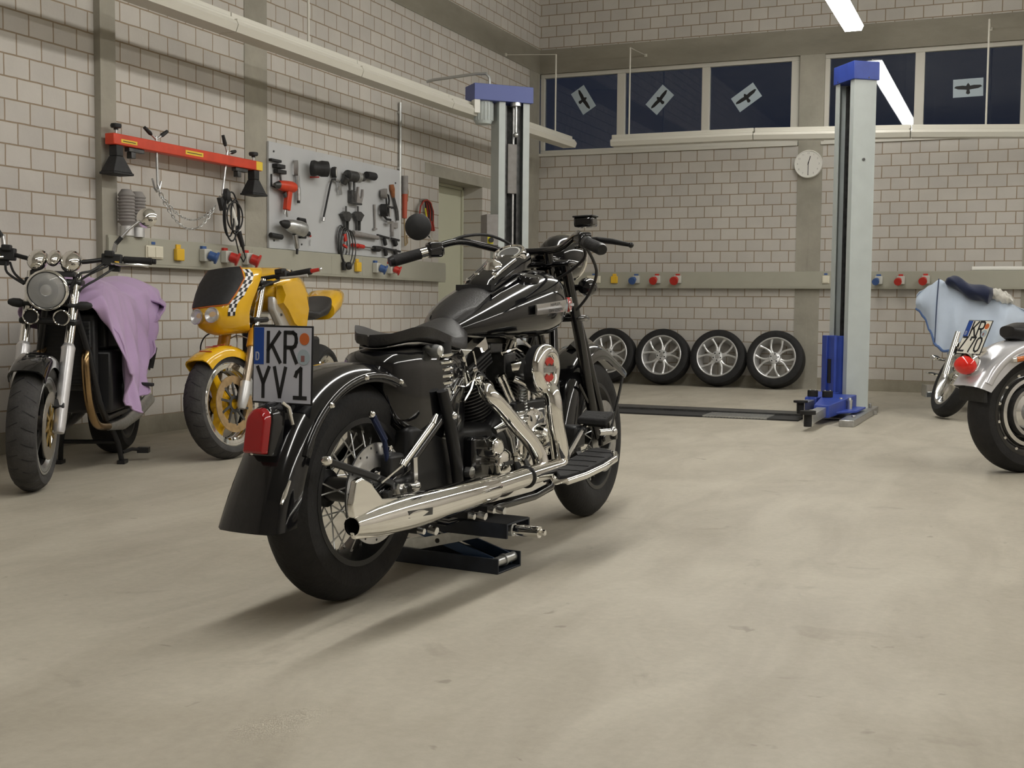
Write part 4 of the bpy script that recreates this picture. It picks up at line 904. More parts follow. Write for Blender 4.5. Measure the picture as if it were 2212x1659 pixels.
g = G(); g.cyl((.36, -.108, .57), (.36, -.115, .50), .014, n=12); obj('spring_perch', g, zinc, bk)
g = G(); g.tube([(.30, .10, .73), (.34, .06, .735), (.38, .03, .70), (.40, .03, .66)], .004, 8); obj('signal_cable', g, blackmatte, bk)
# fuel tank with dash
def tank_ring(x, hw, z0, z1, zc=None, n=36, p=.62):
    zc = zc if zc else z0+(z1-z0)*.52; r = []
    for i in range(n):
        a = 2*pi*i/n; c_, s_ = cos(a), sin(a)
        y = hw*math.copysign(abs(c_)**p, c_); z = zc+((z1-zc) if s_ > 0 else (zc-z0))*math.copysign(abs(s_)**(.85 if s_ > 0 else .72), s_)
        r.append(V((x, y, z)))
    return r
g = G()
g.loft([tank_ring(*q) for q in ((.505, .03, .765, .785), (.53, .065, .757, .80), (.58, .105, .752, .832), (.66, .142, .748, .870), (.76, .168, .745, .910), (.88, .186, .743, .950), (.98, .192, .744, .980), (1.06, .186, .750, .992), (1.12, .165, .764, .985), (1.155, .132, .79, .966), (1.172, .085, .825, .93), (1.176, .03, .86, .90))])
obj('fuel_tank', g, blackpaint, bk, smooth=70)
g = G()     # dash console along the spine
def dr(x, hw, z, h): return [V((x, hw*a, z+b*h)) for a, b in ((-1, -1), (-1, 0), (-.82, .75), (-.4, 1), (.4, 1), (.82, .75), (1, 0), (1, -1))]
g.loft([dr(.745, .056, .905, .024), (dr(.77, .062, .925, .028)), dr(.88, .066, .972, .034), dr(.96, .068, 1.008, .034), dr(1.03, .064, 1.036, .022), dr(1.075, .045, 1.03, .018), dr(1.09, .02, 1.015, .015)]); da = obj('dash_console', g, blackpaint, bk, smooth=50)
dn = V((-.52, 0, .85)).normalized(); dc = V((.985, 0, 1.046))
g = G(); g.lathe([(.0, -.02), (.060, -.02), (.062, .0), (.058, .010), (.050, .012), (.048, .006), (0, .006)], dc, dn, 44); obj('speedometer', g, chrome, da)
g = G(); g.lathe([(0, .0075), (.047, .0075)], dc, dn, 40); obj('dial_face', g, mat('dial_grey', (.10, .10, .10), .25, coat=.8), da)
g = G(); g.lathe([(.036, .0082), (.042, .0082)], dc, dn, 40); obj('dial_scale', g, mat('dial_scale', (.45, .45, .42), .4), da, smooth=0)
g = G(); g.lathe([(0, .030), (.014, .028), (.020, .020), (.030, .012), (.034, 0)], (.865, 0, .995), dn, 24); g.cyl((.815, -.035, .96), (.812, -.035, .975), .010, n=12); g.cyl((.815, .035, .96), (.812, .035, .975), .010, n=12); obj('ignition_switch', g, chrome, da)
for s in (-1, 1):
    g = G(); g.beam((.78, s*.050, .955), (.93, s*.056, 1.024), .006, .004); obj('dash_trim', g, polished, da)
    g = G(); g.lathe([(0, .02), (.034, .016), (.042, .004), (.042, -.01)], (.93, s*.105, .955), (-.15, s*.3, .95), 24); obj('filler_cap', g, chrome if s > 0 else blackpaint, bk)
    g = G(); g.tube([(.72, s*.075, .895), (.80, s*.082, .925), (.90, s*.086, .962), (1.0, s*.088, .985), (1.09, s*.085, .985)], .006, 8); obj('tank_seam', g, blackpaint, bk)
g = G()     # leather panel behind the dash
rings = []
for x, hw, z in ((.745, .070, .928), (.70, .076, .912), (.64, .080, .885), (.585, .074, .856), (.545, .052, .830), (.525, .025, .812)):
    rings.append([V((x, hw*k, z-.018*abs(k)**2.2)) for k in (-1, -.6, -.2, .2, .6, 1)]+[V((x, hw*k, z-.022-.022*abs(k)**2.2)) for k in (1, .6, .2, -.2, -.6, -1)])
g.loft(rings); obj('tank_bib', g, leather, bk, smooth=60)
g = G(); g.beam((.742, -.070, .922), (.742, .070, .922), .024, .020); obj('bib_strap', g, blackmatte, bk)
# tank badges: name plate and round red medallion
for s in (-1, 1):
    def tp(x, z):                                    # point on the tank flank
        t = max(0, min(1, (x-.82)/.33)); y = .187*(1-.28*max(0, (x-1.02)/.15)**2)
        return V((x, s*(y+.004), z))
    g = G(); rings = []
    for i in range(9):
        x = .825+.285*i/8; h = .018+.004*i/8; zc = .848+.020*i/8
        rings.append([tp(x, zc-h), tp(x, zc+h), tp(x, zc+h)+V((0, s*.005, 0)), tp(x, zc)+V((0, s*.008, 0)), tp(x, zc-h)+V((0, s*.005, 0))])
    g.loft(rings); bd = obj('tank_badge', g, polished, bk, smooth=25)
    for txt, dz in (('HARLEY-', .010), ('DAVIDSON', -.010)):
        g = G(); c = tp(.97, .858+dz)+V((0, s*.0065, 0)); text_g(g, txt, c, (-s*1.0 if s > 0 else 1, 0, .07 if s < 0 else -.07), (0, -s*.35 if dz > 0 else s*.35, 1), .011, .0012, 1.35); obj('badge_lettering', g, ink, bd, smooth=0)
    g = G(); c = tp(1.128, .868); g.cyl(c, c+V((.004, s*.012, 0)), .026, n=28); obj('medallion', g, redplas, bd)
    g = G(); c2 = c+V((.004, s*.0125, 0)); g.beam(c2-V((.026, 0, .0)), c2+V((.026, 0, 0)), .010, .002, (0, 1, 0)); g.torus(c2, (0.3, s, 0), .025, .002, 28, 6); obj('medallion_bar', g, polished, bd)
# ---------------------------------------------------------------- engine
g = G(); g.lathe([(0, -.125), (.13, -.125), (.155, -.10), (.155, .10), (.13, .125), (0, .125)], (.79, 0, .355), (0, 1, 0), 40); g.bb((.62, -.10, .235), (.95, .10, .34)); obj('crankcase', g, blacksatin, bk, bevel=.006)
g = G(); g.bb((.42, -.12, .27), (.68, .12, .47)); obj('gearbox', g, blacksatin, bk, bevel=.025)
g = G()     # cam cover
poly = [(-.115, -.06), (-.09, -.11), (-.02, -.125), (.06, -.115), (.115, -.06), (.12, .01), (.09, .075), (.055, .11), (-.02, .12), (-.075, .10), (-.11, .045)]
g.loft([[V((.865+a*k, y, .395+b*k)) for a, b in poly] for y, k in ((-.12, 1), (-.155, 1), (-.172, .93), (-.178, .82))]); cc = obj('cam_cover', g, chrome, bk, smooth=30)
g = G(); g.lathe([(0, .042), (.032, .04), (.044, .03), (.05, 0)], (.90, -.176, .405), (0, -1, 0), 28); g.lathe([(0, .02), (.018, .018), (.022, 0)], (.795, -.172, .47), (0, -1, 0), 20); obj('timer_cover', g, chrome, cc)
g = G()
for a, b in poly[::2]: g.lathe([(0, .008), (.006, .007), (.008, 0)], (.865+a*.93, -.168, .395+b*.93), (0, -1, 0), 10)
obj('cover_screws', g, chrome, cc)
g = G(); g.bb((.74, -.165, .475), (.985, -.10, .535)); tb = obj('tappet_block', g, blacksatin, bk, bevel=.008); g = G(); g.bb((.745, -.172, .468), (.80, -.12, .505)); g.bb((.885, -.175, .47), (.95, -.12, .505)); obj('tappet_guides', g, polished, tb, bevel=.005)
# cylinders with cooling fins, heads, rocker covers, pushrod tubes
for nm, base, topd in (('rear', V((.735, 0, .44)), V((-.40, 0, .917))), ('front', V((.845, 0, .44)), V((.40, 0, .917)))):
    pr = [(0, 0), (.05, 0)]
    for k in range(13):
        z = .02+.0125*k; pr += [(.052, z), (.079, z+.0015), (.079, z+.0055), (.052, z+.007)]
    pr += [(.052, .185), (.062, .19), (.07, .245), (.06, .262), (0, .262)]
    g = G(); g.lathe(pr, base, topd, 32); cy = obj('cylinder', g, darksteel if nm == 'rear' else blacksatin, bk, smooth=30)
    sx = V((topd.z, 0, -topd.x)); tp0 = base+topd*.225
    def rk(h, a, b, ch): return [tp0+topd*h+sx*x*a+V((0, y*b, 0)) for x, y in ((-1, -ch), (-ch, -1), (ch, -1), (1, -ch), (1, ch), (ch, 1), (-ch, 1), (-1, ch))]
    g = G()
    for k in range(4): g.loft([rk(-.005+.013*k, .098, .088, .75), rk(.001+.013*k, .098, .088, .75)])
    obj('head_fins', g, darksteel, cy)
    g = G(); g.loft([rk(.043, .105, .082, .72), rk(.085, .102, .080, .72), rk(.105, .088, .064, .7), rk(.114, .06, .036, .7)]); rb = obj('rocker_cover', g, chrome, cy, smooth=25, bevel=.003)
    g = G(); g.cyl(tp0+sx*-.09+V((0, -.07, 0))+topd*.0, tp0+sx*-.105+V((0, -.085, 0))+topd*.055, .022, .016, 14); obj('head_bolt', g, chrome, rb)
for p, q in (((.685, -.125, .625), (.77, -.14, .50)), ((.735, -.115, .63), (.795, -.14, .50)), ((.895, -.125, .625), (.87, -.14, .50)), ((.945, -.12, .60), (.915, -.14, .50))):
    g = G(); g.cyl(p, q, .0085, n=14); g.cyl(V(q).lerp(V(p), .1), V(q), .013, n=14); g.cyl(V(q).lerp(V(p), .86), p, .013, .010, 14); obj('pushrod_tube', g, chrome, bk)
g = G()
for k in range(9): g.torus((.815-.002*k, -.155, .505+.0105*k), (-.1, 0, 1), .011, .0035, 18, 6)
obj('coiled_hose', g, zinc, bk)
g = G(); g.tube([(.80, -.06, .63), (.805, -.12, .64), (.805, -.19, .647)], [.03, .034, .045], 18); g.bb((.76, -.11, .60), (.84, -.03, .70)); g.bb((.70, -.09, .70), (.78, -.02, .735)); cb = obj('carburettor', g, darksteel, bk, bevel=.005)
g = G(); g.cyl((.77, -.13, .65), (.80, -.18, .66), .022, n=14); g.tube([(.75, -.15, .615), (.79, -.20, .59), (.82, -.22, .57)], [.012, .02, .024], 12); g.tube([(.72, -.12, .70), (.76, -.15, .715), (.79, -.16, .70)], .007, 8); obj('breather_pipe', g, chrome, cb)
# round air cleaner with chrome cover
ac = V((.805, -.20, .647)); g = G(); g.lathe([(0, 0), (.08, 0), (.083, .01), (.083, .03), (.086, .036)], ac, (0, -1, 0), 48); a_ = obj('air_cleaner', g, blacksatin, bk)
g = G(); g.lathe([(.084, .034), (.088, .036), (.088, .046), (.078, .060), (.060, .066), (.052, .063), (.048, .056), (0, .056)], ac, (0, -1, 0), 56); obj('cover_plate', g, chrome, a_, smooth=40)
g = G()
for s in (1, -1): g.prism([(s*.038*cos(t)*r, s*.038*sin(t)*r) for t, r in [(radians(40+10*i), 1.1) for i in range(11)]+[(radians(140-10*i), .55) for i in range(11)]], ac+V((0, -.0565, 0)), (s*1.0*s, 0, 0), (0, 0, 1), .002)
obj('red_emblem', g, redplas, a_, smooth=0)
g = G(); g.beam(ac+V((-.042, -.059, 0)), ac+V((.042, -.059, 0)), .018, .003, (0, 1, 0)); obj('emblem_bar', g, steel, a_, smooth=0)
g = G(); g.cyl((.99, -.12, .66), (1.03, -.13, .70), .035, n=18); g.tube([(1.06, -.10, .72), (1.075, -.12, .60), (1.055, -.13, .50)], .011, 10); obj('regulator', g, blackpaint, bk)
# starter and gearbox cover
for o, r, y1 in (((.615, -.10, .345), .052, -.205), ((.565, -.10, .40), .038, -.185)):
    g = G(); g.lathe([(0, 0), (r, 0), (r, .075), (r*.92, .095), (r*.6, .105), (0, .105)], o, (0, -1, 0), 8); obj('starter_cover', g, chrome, bk, bevel=.004)
g = G(); g.bb((.585, -.209, .340), (.645, -.203, .352)); obj('cover_plate_trim', g, darksteel, bk)
g = G(); g.bb((.47, -.16, .28), (.575, -.10, .44)); obj('gearbox_side_cover', g, blackpaint, bk, bevel=.012); g = G(); g.tube([(.60, -.16, .45), (.64, -.175, .47), (.69, -.17, .43), (.72, -.165, .37)], [.014, .018, .016, .012], 12); obj('oil_line', g, polished, bk)
# primary cover on the far side
g = G(); g.loft([[V((.62+a, y, .36+b*1.0)) for a, b in [(.26*cos(t)+.0, .11*sin(t)) for t in (2*pi*i/28 for i in range(28))]] for y in (.12, .185)]); obj('primary_cover', g, polished, bk, bevel=.012)
# exhaust: two header pipes with shields, junction, fishtail silencer
def bez(pts, n=6):
    pts = [V(p) for p in pts]; out = []
    for i in range(len(pts)-1):
        p0 = pts[max(i-1, 0)]; p1 = pts[i]; p2 = pts[i+1]; p3 = pts[min(i+2, len(pts)-1)]
        for k in range(n):
            t = k/n; out.append(.5*((2*p1)+(-p0+p2)*t+(2*p0-5*p1+4*p2-p3)*t*t+(-p0+3*p1-3*p2+p3)*t**3))
    out.append(pts[-1]); return out
g = G(); g.tube(bez([(.92, -.10, .60), (.84, -.21, .595), (.812, -.262, .56), (.822, -.272, .47), (.848, -.275, .39), (.862, -.276, .335), (.842, -.278, .315), (.78, -.279, .312), (.62, -.28, .308)]), .031, 20); obj('front_header', g, chrome, bk, smooth=60)
g = G(); g.tube(bez([(.60, -.10, .62), (.52, -.17, .60), (.485, -.205, .577), (.53, -.215, .545), (.63, -.225, .472), (.70, -.24, .415), (.735, -.255, .365), (.738, -.265, .325), (.735, -.272, .305)]), .027, 20); obj('rear_header', g, chrome, bk, smooth=60)
g = G(); g.torus((.60, -.281, .3075), (1, 0, 0), .032, .006, 28, 8); obj('exhaust_clamp', g, blacksatin, bk)
g = G(); g.tube([(.62, -.281, .308), (.33, -.284, .300)], [.031, .031], 24); obj('link_pipe', g, chrome, bk)
g = G(); g.lathe([(.031, -.375), (.037, -.37), (.040, -.35), (.045, -.15), (.049, .05), (.049, .12), (.046, .18), (.040, .26), (.030, .325), (.0255, .355), (.0235, .356), (.026, .31), (.02, .2), (0, .2)], (0, -.285, .298), (-1, 0, -.008), 36); mf = obj('silencer', g, chrome, bk, smooth=40)
g = G(); g.lathe([(0, .205), (.0225, .205), (.0235, .352)], (0, -.285, .298), (-1, 0, -.008), 30); obj('outlet', g, ink, mf)
g = G(); prof = [(-.362, .318), (-.368, .355), (-.350, .412), (-.325, .418), (-.285, .400), (-.235, .352), (-.16, .345), (-.17, .325)]
g.loft([[V((a, y, b)) for a, b in prof] for y in (-.296, -.276)]); obj('fishtail_fin', g, chrome, mf, bevel=.004)
g = G(); prof = [(-.358, .281), (-.35, .262), (-.20, .248), (-.10, .252), (-.2, .262)]
g.loft([[V((a, y, b)) for a, b in prof] for y in (-.292, -.278)]); obj('fishtail_keel', g, chrome, mf, bevel=.003)
g = G(); g.beam((-.05, -.333, .296), (-.165, -.330, .302), .020, .003, (0, 1, 0)); obj('silencer_badge', g, darksteel, mf)
for x in (.02, .30, .42):
    g = G(); g.bb((x-.02, -.25, .215), (x+.02, -.12, .235)); b_ = obj('pipe_bracket', g, blacksatin, bk); g = G(); g.cyl((x+.03, -.26, .222), (x+.03, -.285, .218), .012, n=8); g.cyl((x-.02, -.255, .226), (x-.02, -.275, .224), .009, n=8); obj('bracket_bolts', g, polished, b_)
# footboards, brake pedal
for s in (-1, 1):
    def fb(x, y): return V((x, s*y, .290+(x-.70)*.13))
    out = [(.80, .265), (1.09, .265), (1.125, .29), (1.125, .335), (1.10, .375), (1.03, .405), (.92, .41), (.80, .40), (.71, .375), (.70, .34)]
    g = G(); g.loft([[fb(a, b)+V((0, 0, h)) for a, b in out] for h in (-.016, -.004)]); ft = obj('footboard', g, blackmatte, bk, bevel=.002)
    g = G()
    ins = [(.81, .275), (1.085, .275), (1.113, .295), (1.113, .33), (1.088, .366), (1.02, .394), (.92, .398), (.81, .39), (.725, .367), (.715, .345)]
    g.loft([[fb(a, b)+V((0, 0, h)) for a, b in ins] for h in (-.004, .010)])
    obj('rubber_pad', g, rubber, ft, bevel=.003)
    g = G()
    for k in range(5): x = .79+.065*k; g.beam(fb(x, .28)+V((0, 0, .0105)), fb(x-.0, .385)+V((0, 0, .0105)), .005, .003)
    obj('pad_ribs', g, ink, ft)
    g = G(); g.tube([fb(a, b)+V((0, 0, -.006)) for a, b in out[2:]+out[:1]], .0115, 12); obj('edge_trim', g, chrome, ft)
    g = G(); g.beam(fb(.85, .26), (.86, s*.12, .25), .04, .02); g.beam(fb(1.05, .26), (1.05, s*.12, .23), .04, .02); obj('board_bracket', g, blacksatin, ft)
g = G(); g.beam((1.155, -.225, .445), (1.115, -.335, .445), .012, .04); g.loft([[V((1.135+a, -.28+b, .458+a*.35+h)) for a, b in ((-.035, -.058), (.035, -.058), (.035, .058), (-.035, .058))] for h in (-.012, .012)]); pd = obj('brake_pedal', g, rubber, bk, bevel=.008)
g = G(); g.tube([(1.14, -.245, .44), (1.06, -.25, .40), (.98, -.252, .35), (.89, -.25, .285)], [.008, .009, .011, .013], 10); g.cyl((1.19, -.27, .40), (1.24, -.30, .40), .012, n=12); g.ball((1.245, -.302, .40), .018, 12); obj('pedal_arm', g, polished, pd)
g = G(); g.bb((1.06, -.24, .35), (1.14, -.16, .43)); g.cyl((1.10, -.24, .415), (1.10, -.262, .415), .014, n=12); obj('master_cylinder', g, blacksatin, bk, bevel=.01)
# ---------------------------------------------------------------- springer front end (steered)
for s in (-1, 1):
    g = G(ST); g.tube([(1.22, s*.10, 1.02), (1.321, s*.10, .812), (1.47, s*.10, .455), (1.528, s*.10, .335)], [.019, .021, .021, .017], 16); obj('fork_leg', g, blackpaint, bk)
    g = G(ST); g.tube([(1.385, s*.085, .80), (1.432, s*.09, .71), (1.56, s*.10, .46), (1.612, s*.10, .36)], [.016, .017, .015, .013], 14); obj('spring_leg', g, blackpaint, bk)
    g = G(ST); g.beam((1.515, s*.115, .325), (1.665, s*.115, .335), .022, .05); g.cyl((1.53, s*.10, .333), (1.53, s*.135, .333), .016, n=14); g.cyl((1.65, s*.09, .33), (1.65, s*.14, .33), .016, n=14); obj('rocker_link', g, blackpaint, bk, bevel=.006)
    g = G(ST); g.coil((1.315, s*.06, .99), (1.39, s*.06, .83), .022, .006, 6, 8, 16); obj('fork_spring', g, chrome if s > 0 else blacksatin, bk)
g = G(ST); g.bb((1.20, -.13, 1.005), (1.34, .13, 1.03)); g.bb((1.30, -.125, .80), (1.42, .125, .825)); g.bb((1.24, -.05, 1.02), (1.34, .05, 1.05)); obj('triple_clamp', g, blackpaint, bk, bevel=.012)
g = G(ST); g.tube([(1.19, -.045, 1.06), (1.20, -.045, 1.02)], .018, 14); g.tube([(1.19, .045, 1.06), (1.20, .045, 1.02)], .018, 14); obj('bar_risers', g, blackpaint, bk)
hp = [(.885, -.31, 1.065), (.93, -.275, 1.088), (.98, -.248, 1.102), (1.03, -.222, 1.105), (1.10, -.165, 1.088), (1.15, -.11, 1.070), (1.18, -.05, 1.066), (1.185, 0, 1.065)]
hp = hp+[(x, -y, z) for x, y, z in hp[:-1][::-1]]
g = G(ST); g.tube([(.80, -.387, 1.036)]+bez(hp, 5)+[(.80, .387, 1.036)], .0135, 14); hb = obj('handlebar', g, blackpaint, bk, smooth=60)
for s in (-1, 1):
    e = V((.80, s*.387, 1.036)); i_ = V((.885, s*.31, 1.065)); d = (e-i_).normalized()
    g = G(ST); g.cyl(i_+d*.01, e+d*.012, .0195, .021, 20); gp = obj('grip', g, rubber, bk, bevel=.003)
    g = G(ST); g.cyl(i_-d*.004, i_+d*.022, .0205, n=18); obj('grip_ring', g, chrome if s > 0 else darksteel, gp)
    g = G(ST); g.cyl(e+d*.01, e+d*.024, .021, .017, 18); obj('end_cap', g, blacksatin, gp)
    g = G(ST); c = i_-d*.035; g.box(c, (.055, .05, .055), Matrix.Rotation(atan2(d.y, d.x), 3, 'Z')); g.cyl(c-d*.03, c+d*.03, .026, n=16); g.box(c+V((.03, 0, .0)), (.05, .035, .04)); sh = obj('switch_housing', g, blackpaint, bk, bevel=.008)
    g = G(ST); g.box(c+V((-.024, s*.006, .012)), (.012, .02, .012)); g.box(c+V((-.026, s*.004, -.012)), (.01, .022, .014)); obj('switch_button', g, blackmatte, sh, bevel=.002)
    p0 = c+V((.05, 0, .005)); g = G(ST); g.tube([p0, p0+V((.015, s*.03, .0)), p0+V((-.02, s*.10, -.012)), p0+V((-.055, s*.175, -.03))], [.010, .011, .010, .007], 12); g.ball(p0+V((-.055, s*.175, -.03)), .010, 10); obj('lever', g, blacksatin, bk)
c = V((.93, -.275, 1.118)); g = G(ST); g.box(c+V((.02, -.01, .022)), (.06, .07, .035)); rs = obj('brake_reservoir', g, blackpaint, bk, bevel=.008); g = G(ST); g.box(c+V((.02, -.01, .041)), (.064, .074, .006)); obj('reservoir_lid', g, blacksatin, rs, bevel=.002)
# round mirror on the left grip
mc = V((.90, .345, 1.160)); g = G(ST); g.lathe([(0, .016), (.035, .014), (.048, .004), (.049, -.004), (.044, -.006), (0, -.006)], mc, (-.93, -.25, .02), 40); mo = obj('mirror', g, blackmatte, bk); g = G(ST); g.tube([mc+V((.01, -.03, -.03)), (.925, .31, 1.12), (.93, .29, 1.09)], .005, 10); obj('mirror_stem', g, chrome, mo)
for i, pts in enumerate([[(.94, .27, 1.09), (1.02, .22, 1.125), (1.12, .15, 1.128), (1.22, .08, 1.07), (1.27, .04, .98)], [(.93, -.275, 1.075), (1.06, -.24, 1.03), (1.14, -.16, .99), (1.19, -.08, .96)], [(.94, -.28, 1.07), (1.12, -.26, .98), (1.2, -.2, .90), (1.22, -.14, .84)]]):
    g = G(ST); g.tube(bez(pts, 5), .0055, 8); obj('control_cable', g, blackmatte, bk)
# headlight nacelle shell and lamp bracket
g = G(ST); g.lathe([(0, -.085), (.04, -.08), (.07, -.06), (.088, -.02), (.092, .03), (.094, .055), (.088, .06), (0, .062)], (1.42, 0, 1.05), (1, 0, .03), 40); hl = obj('headlight', g, blackpaint, bk, smooth=60)
g = G(ST); g.torus((1.476, 0, 1.052), (1, 0, .03), .090, .008, 40, 10); obj('headlight_rim', g, chrome, hl); g = G(ST); g.lathe([(0, .078), (.05, .074), (.086, .062)], (1.42, 0, 1.05), (1, 0, .03), 36); obj('headlight_lens', g, glass, hl)
for s in (-1, 1):
    g = G(ST); d = V((0, s, 0)); o0 = V((1.36, s*.06, .93)); g.cyl(o0, o0+d*.05, .012, n=12); g.lathe([(0, -.03), (.025, -.025), (.036, .0), (.036, .03), (0, .032)], o0+d*.07, (1, 0, 0), 22); ts = obj('front_turn_signal', g, blackpaint, bk); g = G(ST); g.lathe([(0, .036), (.03, .033)], o0+d*.07, (1, 0, 0), 20); obj('signal_lens', g, amber, ts)
g = G(ST); g.lathe([(0, .03), (.016, .028), (.03, .01), (.034, -.0), (0, -.004)], (1.24, 0, 1.05), (0, 0, 1), 20); obj('stem_cap', g, blackpaint, bk)
# front fender with visor lip, stays
def fl2(t): e = max(0, (t-.80)/.2); e2 = max(0, (.25-t)/.25); return (.05*e**2+.04*e2**2, .006*e, -.0)
g = fender_g((1.65, 0, .33), .368, .082, .055, radians(-98), radians(52), 36, flare=fl2, T=ST); obj('front_fender', g, blackpaint, bk, smooth=50)
g = G(ST); g.loft([[V((1.65+(.372+d)*sin(a), y, .33+(.372+d)*cos(a))) for y, d in ((-.022, .012), (0, .034), (.022, .012))] for a in (radians(-20+8*i) for i in range(8))]); obj('fender_blade', g, blackpaint, bk, smooth=50)
for s in (-1, 1):
    g = G(ST); g.tube([(1.66, s*.105, .33), (1.80, s*.095, .46), (1.90, s*.088, .56)], .006, 8); g.tube([(1.62, s*.105, .34), (1.42, s*.095, .50), (1.36, s*.09, .56)], .006, 8); obj('fender_stay', g, blackpaint, bk)
# sidestand
g = G(); g.tube([(.9, .14, .2), (.75, .2, .14), (.68, .24, .1)], .012, 10); obj('side_stand', g, blacksatin, bk)
# ================================================================ scissor jack under the frame
jo = V((3.455, -10.181, 0))+V((.0988, .9951, 0))*.575
jk = thing('scissor_jack', 'low blue black scissor jack on the floor under the black motorcycle', 'jack', jo, radians(84.33))
g = G()
for s in (-1, 1): g.bb((s*.075-.004, -.236, .0), (s*.075+.004, .235, .05))
g.bb((-.075, -.236, 0), (.075, .235, .006)); obj('base_channel', g, jackblue, jk, bevel=.002)
g = G(); g.bb((-.078, -.268, .160), (.078, .225, .166))
for s in (-1, 1): g.bb((s*.074-.004, -.268, .118), (s*.074+.004, .225, .163))
obj('top_platform', g, jackblue, jk, bevel=.002); g = G(); g.bb((-.078, -.262, .166), (.078, .22, .1668)); obj('rubber_top', g, blackmatte, jk, smooth=0)
jb = mat('jack_arm_blue', (.05, .085, .16), .3, .5)
for s in (-1, 1):
    g = G(); g.beam((s*.052, -.205, .032), (s*.052, .17, .140), .008, .038, (1, 0, 0)) if False else g.loft([[V((s*.052+a, y, z)) for a in (-.004, .004) for y, z in ((-.215, .012), (-.205, .048))][0:2]+[V((s*.052+.004, -.205, .048)), V((s*.052+.004, -.215, .012))], [V((s*.052-.004, .165, .120)), V((s*.052-.004, .175, .155)), V((s*.052+.004, .175, .155)), V((s*.052+.004, .165, .120))]]); obj('scissor_arm', g, jb, jk)
    g = G(); g.loft([[V((s*.064-.004, -.20, .122)), V((s*.064-.004, -.19, .156)), V((s*.064+.004, -.19, .156)), V((s*.064+.004, -.20, .122))], [V((s*.064-.004, .20, .014)), V((s*.064-.004, .21, .048)), V((s*.064+.004, .21, .048)), V((s*.064+.004, .20, .014))]]); obj('scissor_arm', g, zinc, jk)
    g = G(); g.cyl((s*.070, .0, .085), (s*.060, .0, .085), .008, n=12); obj('pivot_pin', g, ink, jk)
g = G(); g.cyl((-.070, -.212, .032), (.070, -.212, .032), .016, n=16); g.cyl((-.006, -.212, .032), (.006, -.212, .032), .020, n=16); obj('roller', g, zinc, jk)
g = G(); g.cyl((-.02, -.262, .140), (-.02, -.21, .140), .022, n=14); g.cyl((-.02, .2, .140), (-.02, -.262, .140), .010, n=10); nut = obj('drive_screw', g, zinc, jk); g = G(); g.cyl((-.02, -.262, .140), (-.02, -.275, .140), .016, n=14); g.cyl((-.02, -.275, .140), (-.02, -.355, .140), .019, n=18); g.cyl((-.02, -.355, .140), (-.02, -.375, .140), .012, .009, 8); obj('socket_extension', g, chrome, nut)
# ================================================================ helpers shared by the parked motorcycles
def cast_wheel(parent, nm, T, R, ri, w, rimm, spm, tyrem, spokes=3, hubr=.05, lipm=None, groove=0):
    wo = place(obj(nm, rim_g(ri, w, .03), rimm, parent), T)
    t = obj('tyre', tyre_g(R, ri, w), tyrem, wo)
    if groove: obj('tread_grooves', grooves_g(R, ri, w, groove), ink, t, smooth=0)
    for k in range(spokes):
        a = 2*pi*k/spokes; g = G(); rings = []
        for r, h, d in ((hubr*.7, .040, .034), (ri*.45, .026, .026), (ri*.78, .024, .024), (ri-.018, .040, .030)):
            c = V((r*sin(a), 0, r*cos(a))); t_ = V((cos(a), 0, -sin(a))); rings.append([c+t_*h+V((0, d, 0)), c+t_*h*.6+V((0, d+.008, 0)), c-t_*h*.6+V((0, d+.008, 0)), c-t_*h+V((0, d, 0)), c-t_*h-V((0, d, 0)), c+t_*h-V((0, d, 0))])
        g.loft(rings); obj('wheel_spoke', g, spm, wo, smooth=40)
    g = G(); g.cyl((0, -.055, 0), (0, .055, 0), hubr, n=24); obj('hub', g, spm, wo)
    if lipm:
        for s in (-1, 1):
            g = G(); g.lathe([(ri-.034, s*w*.30), (ri-.02, s*w*.42), (ri+.006, s*(w*.46)), (ri+.010, s*(w*.44))], (0, 0, 0), (0, 1, 0), 56); obj('rim_lip', g, lipm, wo)
    return wo
def rotor(parent, y, R, r, m, carrier, cm):
    g = G(); g.lathe([(r, y-.0025), (R, y-.0025), (R, y+.0025), (r, y+.0025)], (0, 0, 0), (0, 1, 0), 48, True); d = obj('brake_disc', g, m, parent)
    g = G()
    for k in range(carrier):
        a = 2*pi*k/carrier; g.beam((.04*sin(a), y, .04*cos(a)), ((r+.008)*sin(a+.15), y, (r+.008)*cos(a+.15)), .014, .006, (0, 1, 0))
    g.lathe([(.03, y-.004), (.048, y-.004), (.048, y+.004), (.03, y+.004)], (0, 0, 0), (0, 1, 0), 24, True); obj('disc_carrier', g, cm, parent); return d
def caliper(parent, T, m):
    g = G(T); g.box((0, 0, 0), (.09, .045, .055)); g.box((.02, 0, .02), (.05, .055, .03)); return obj('brake_caliper', g, m, parent, bevel=.008)

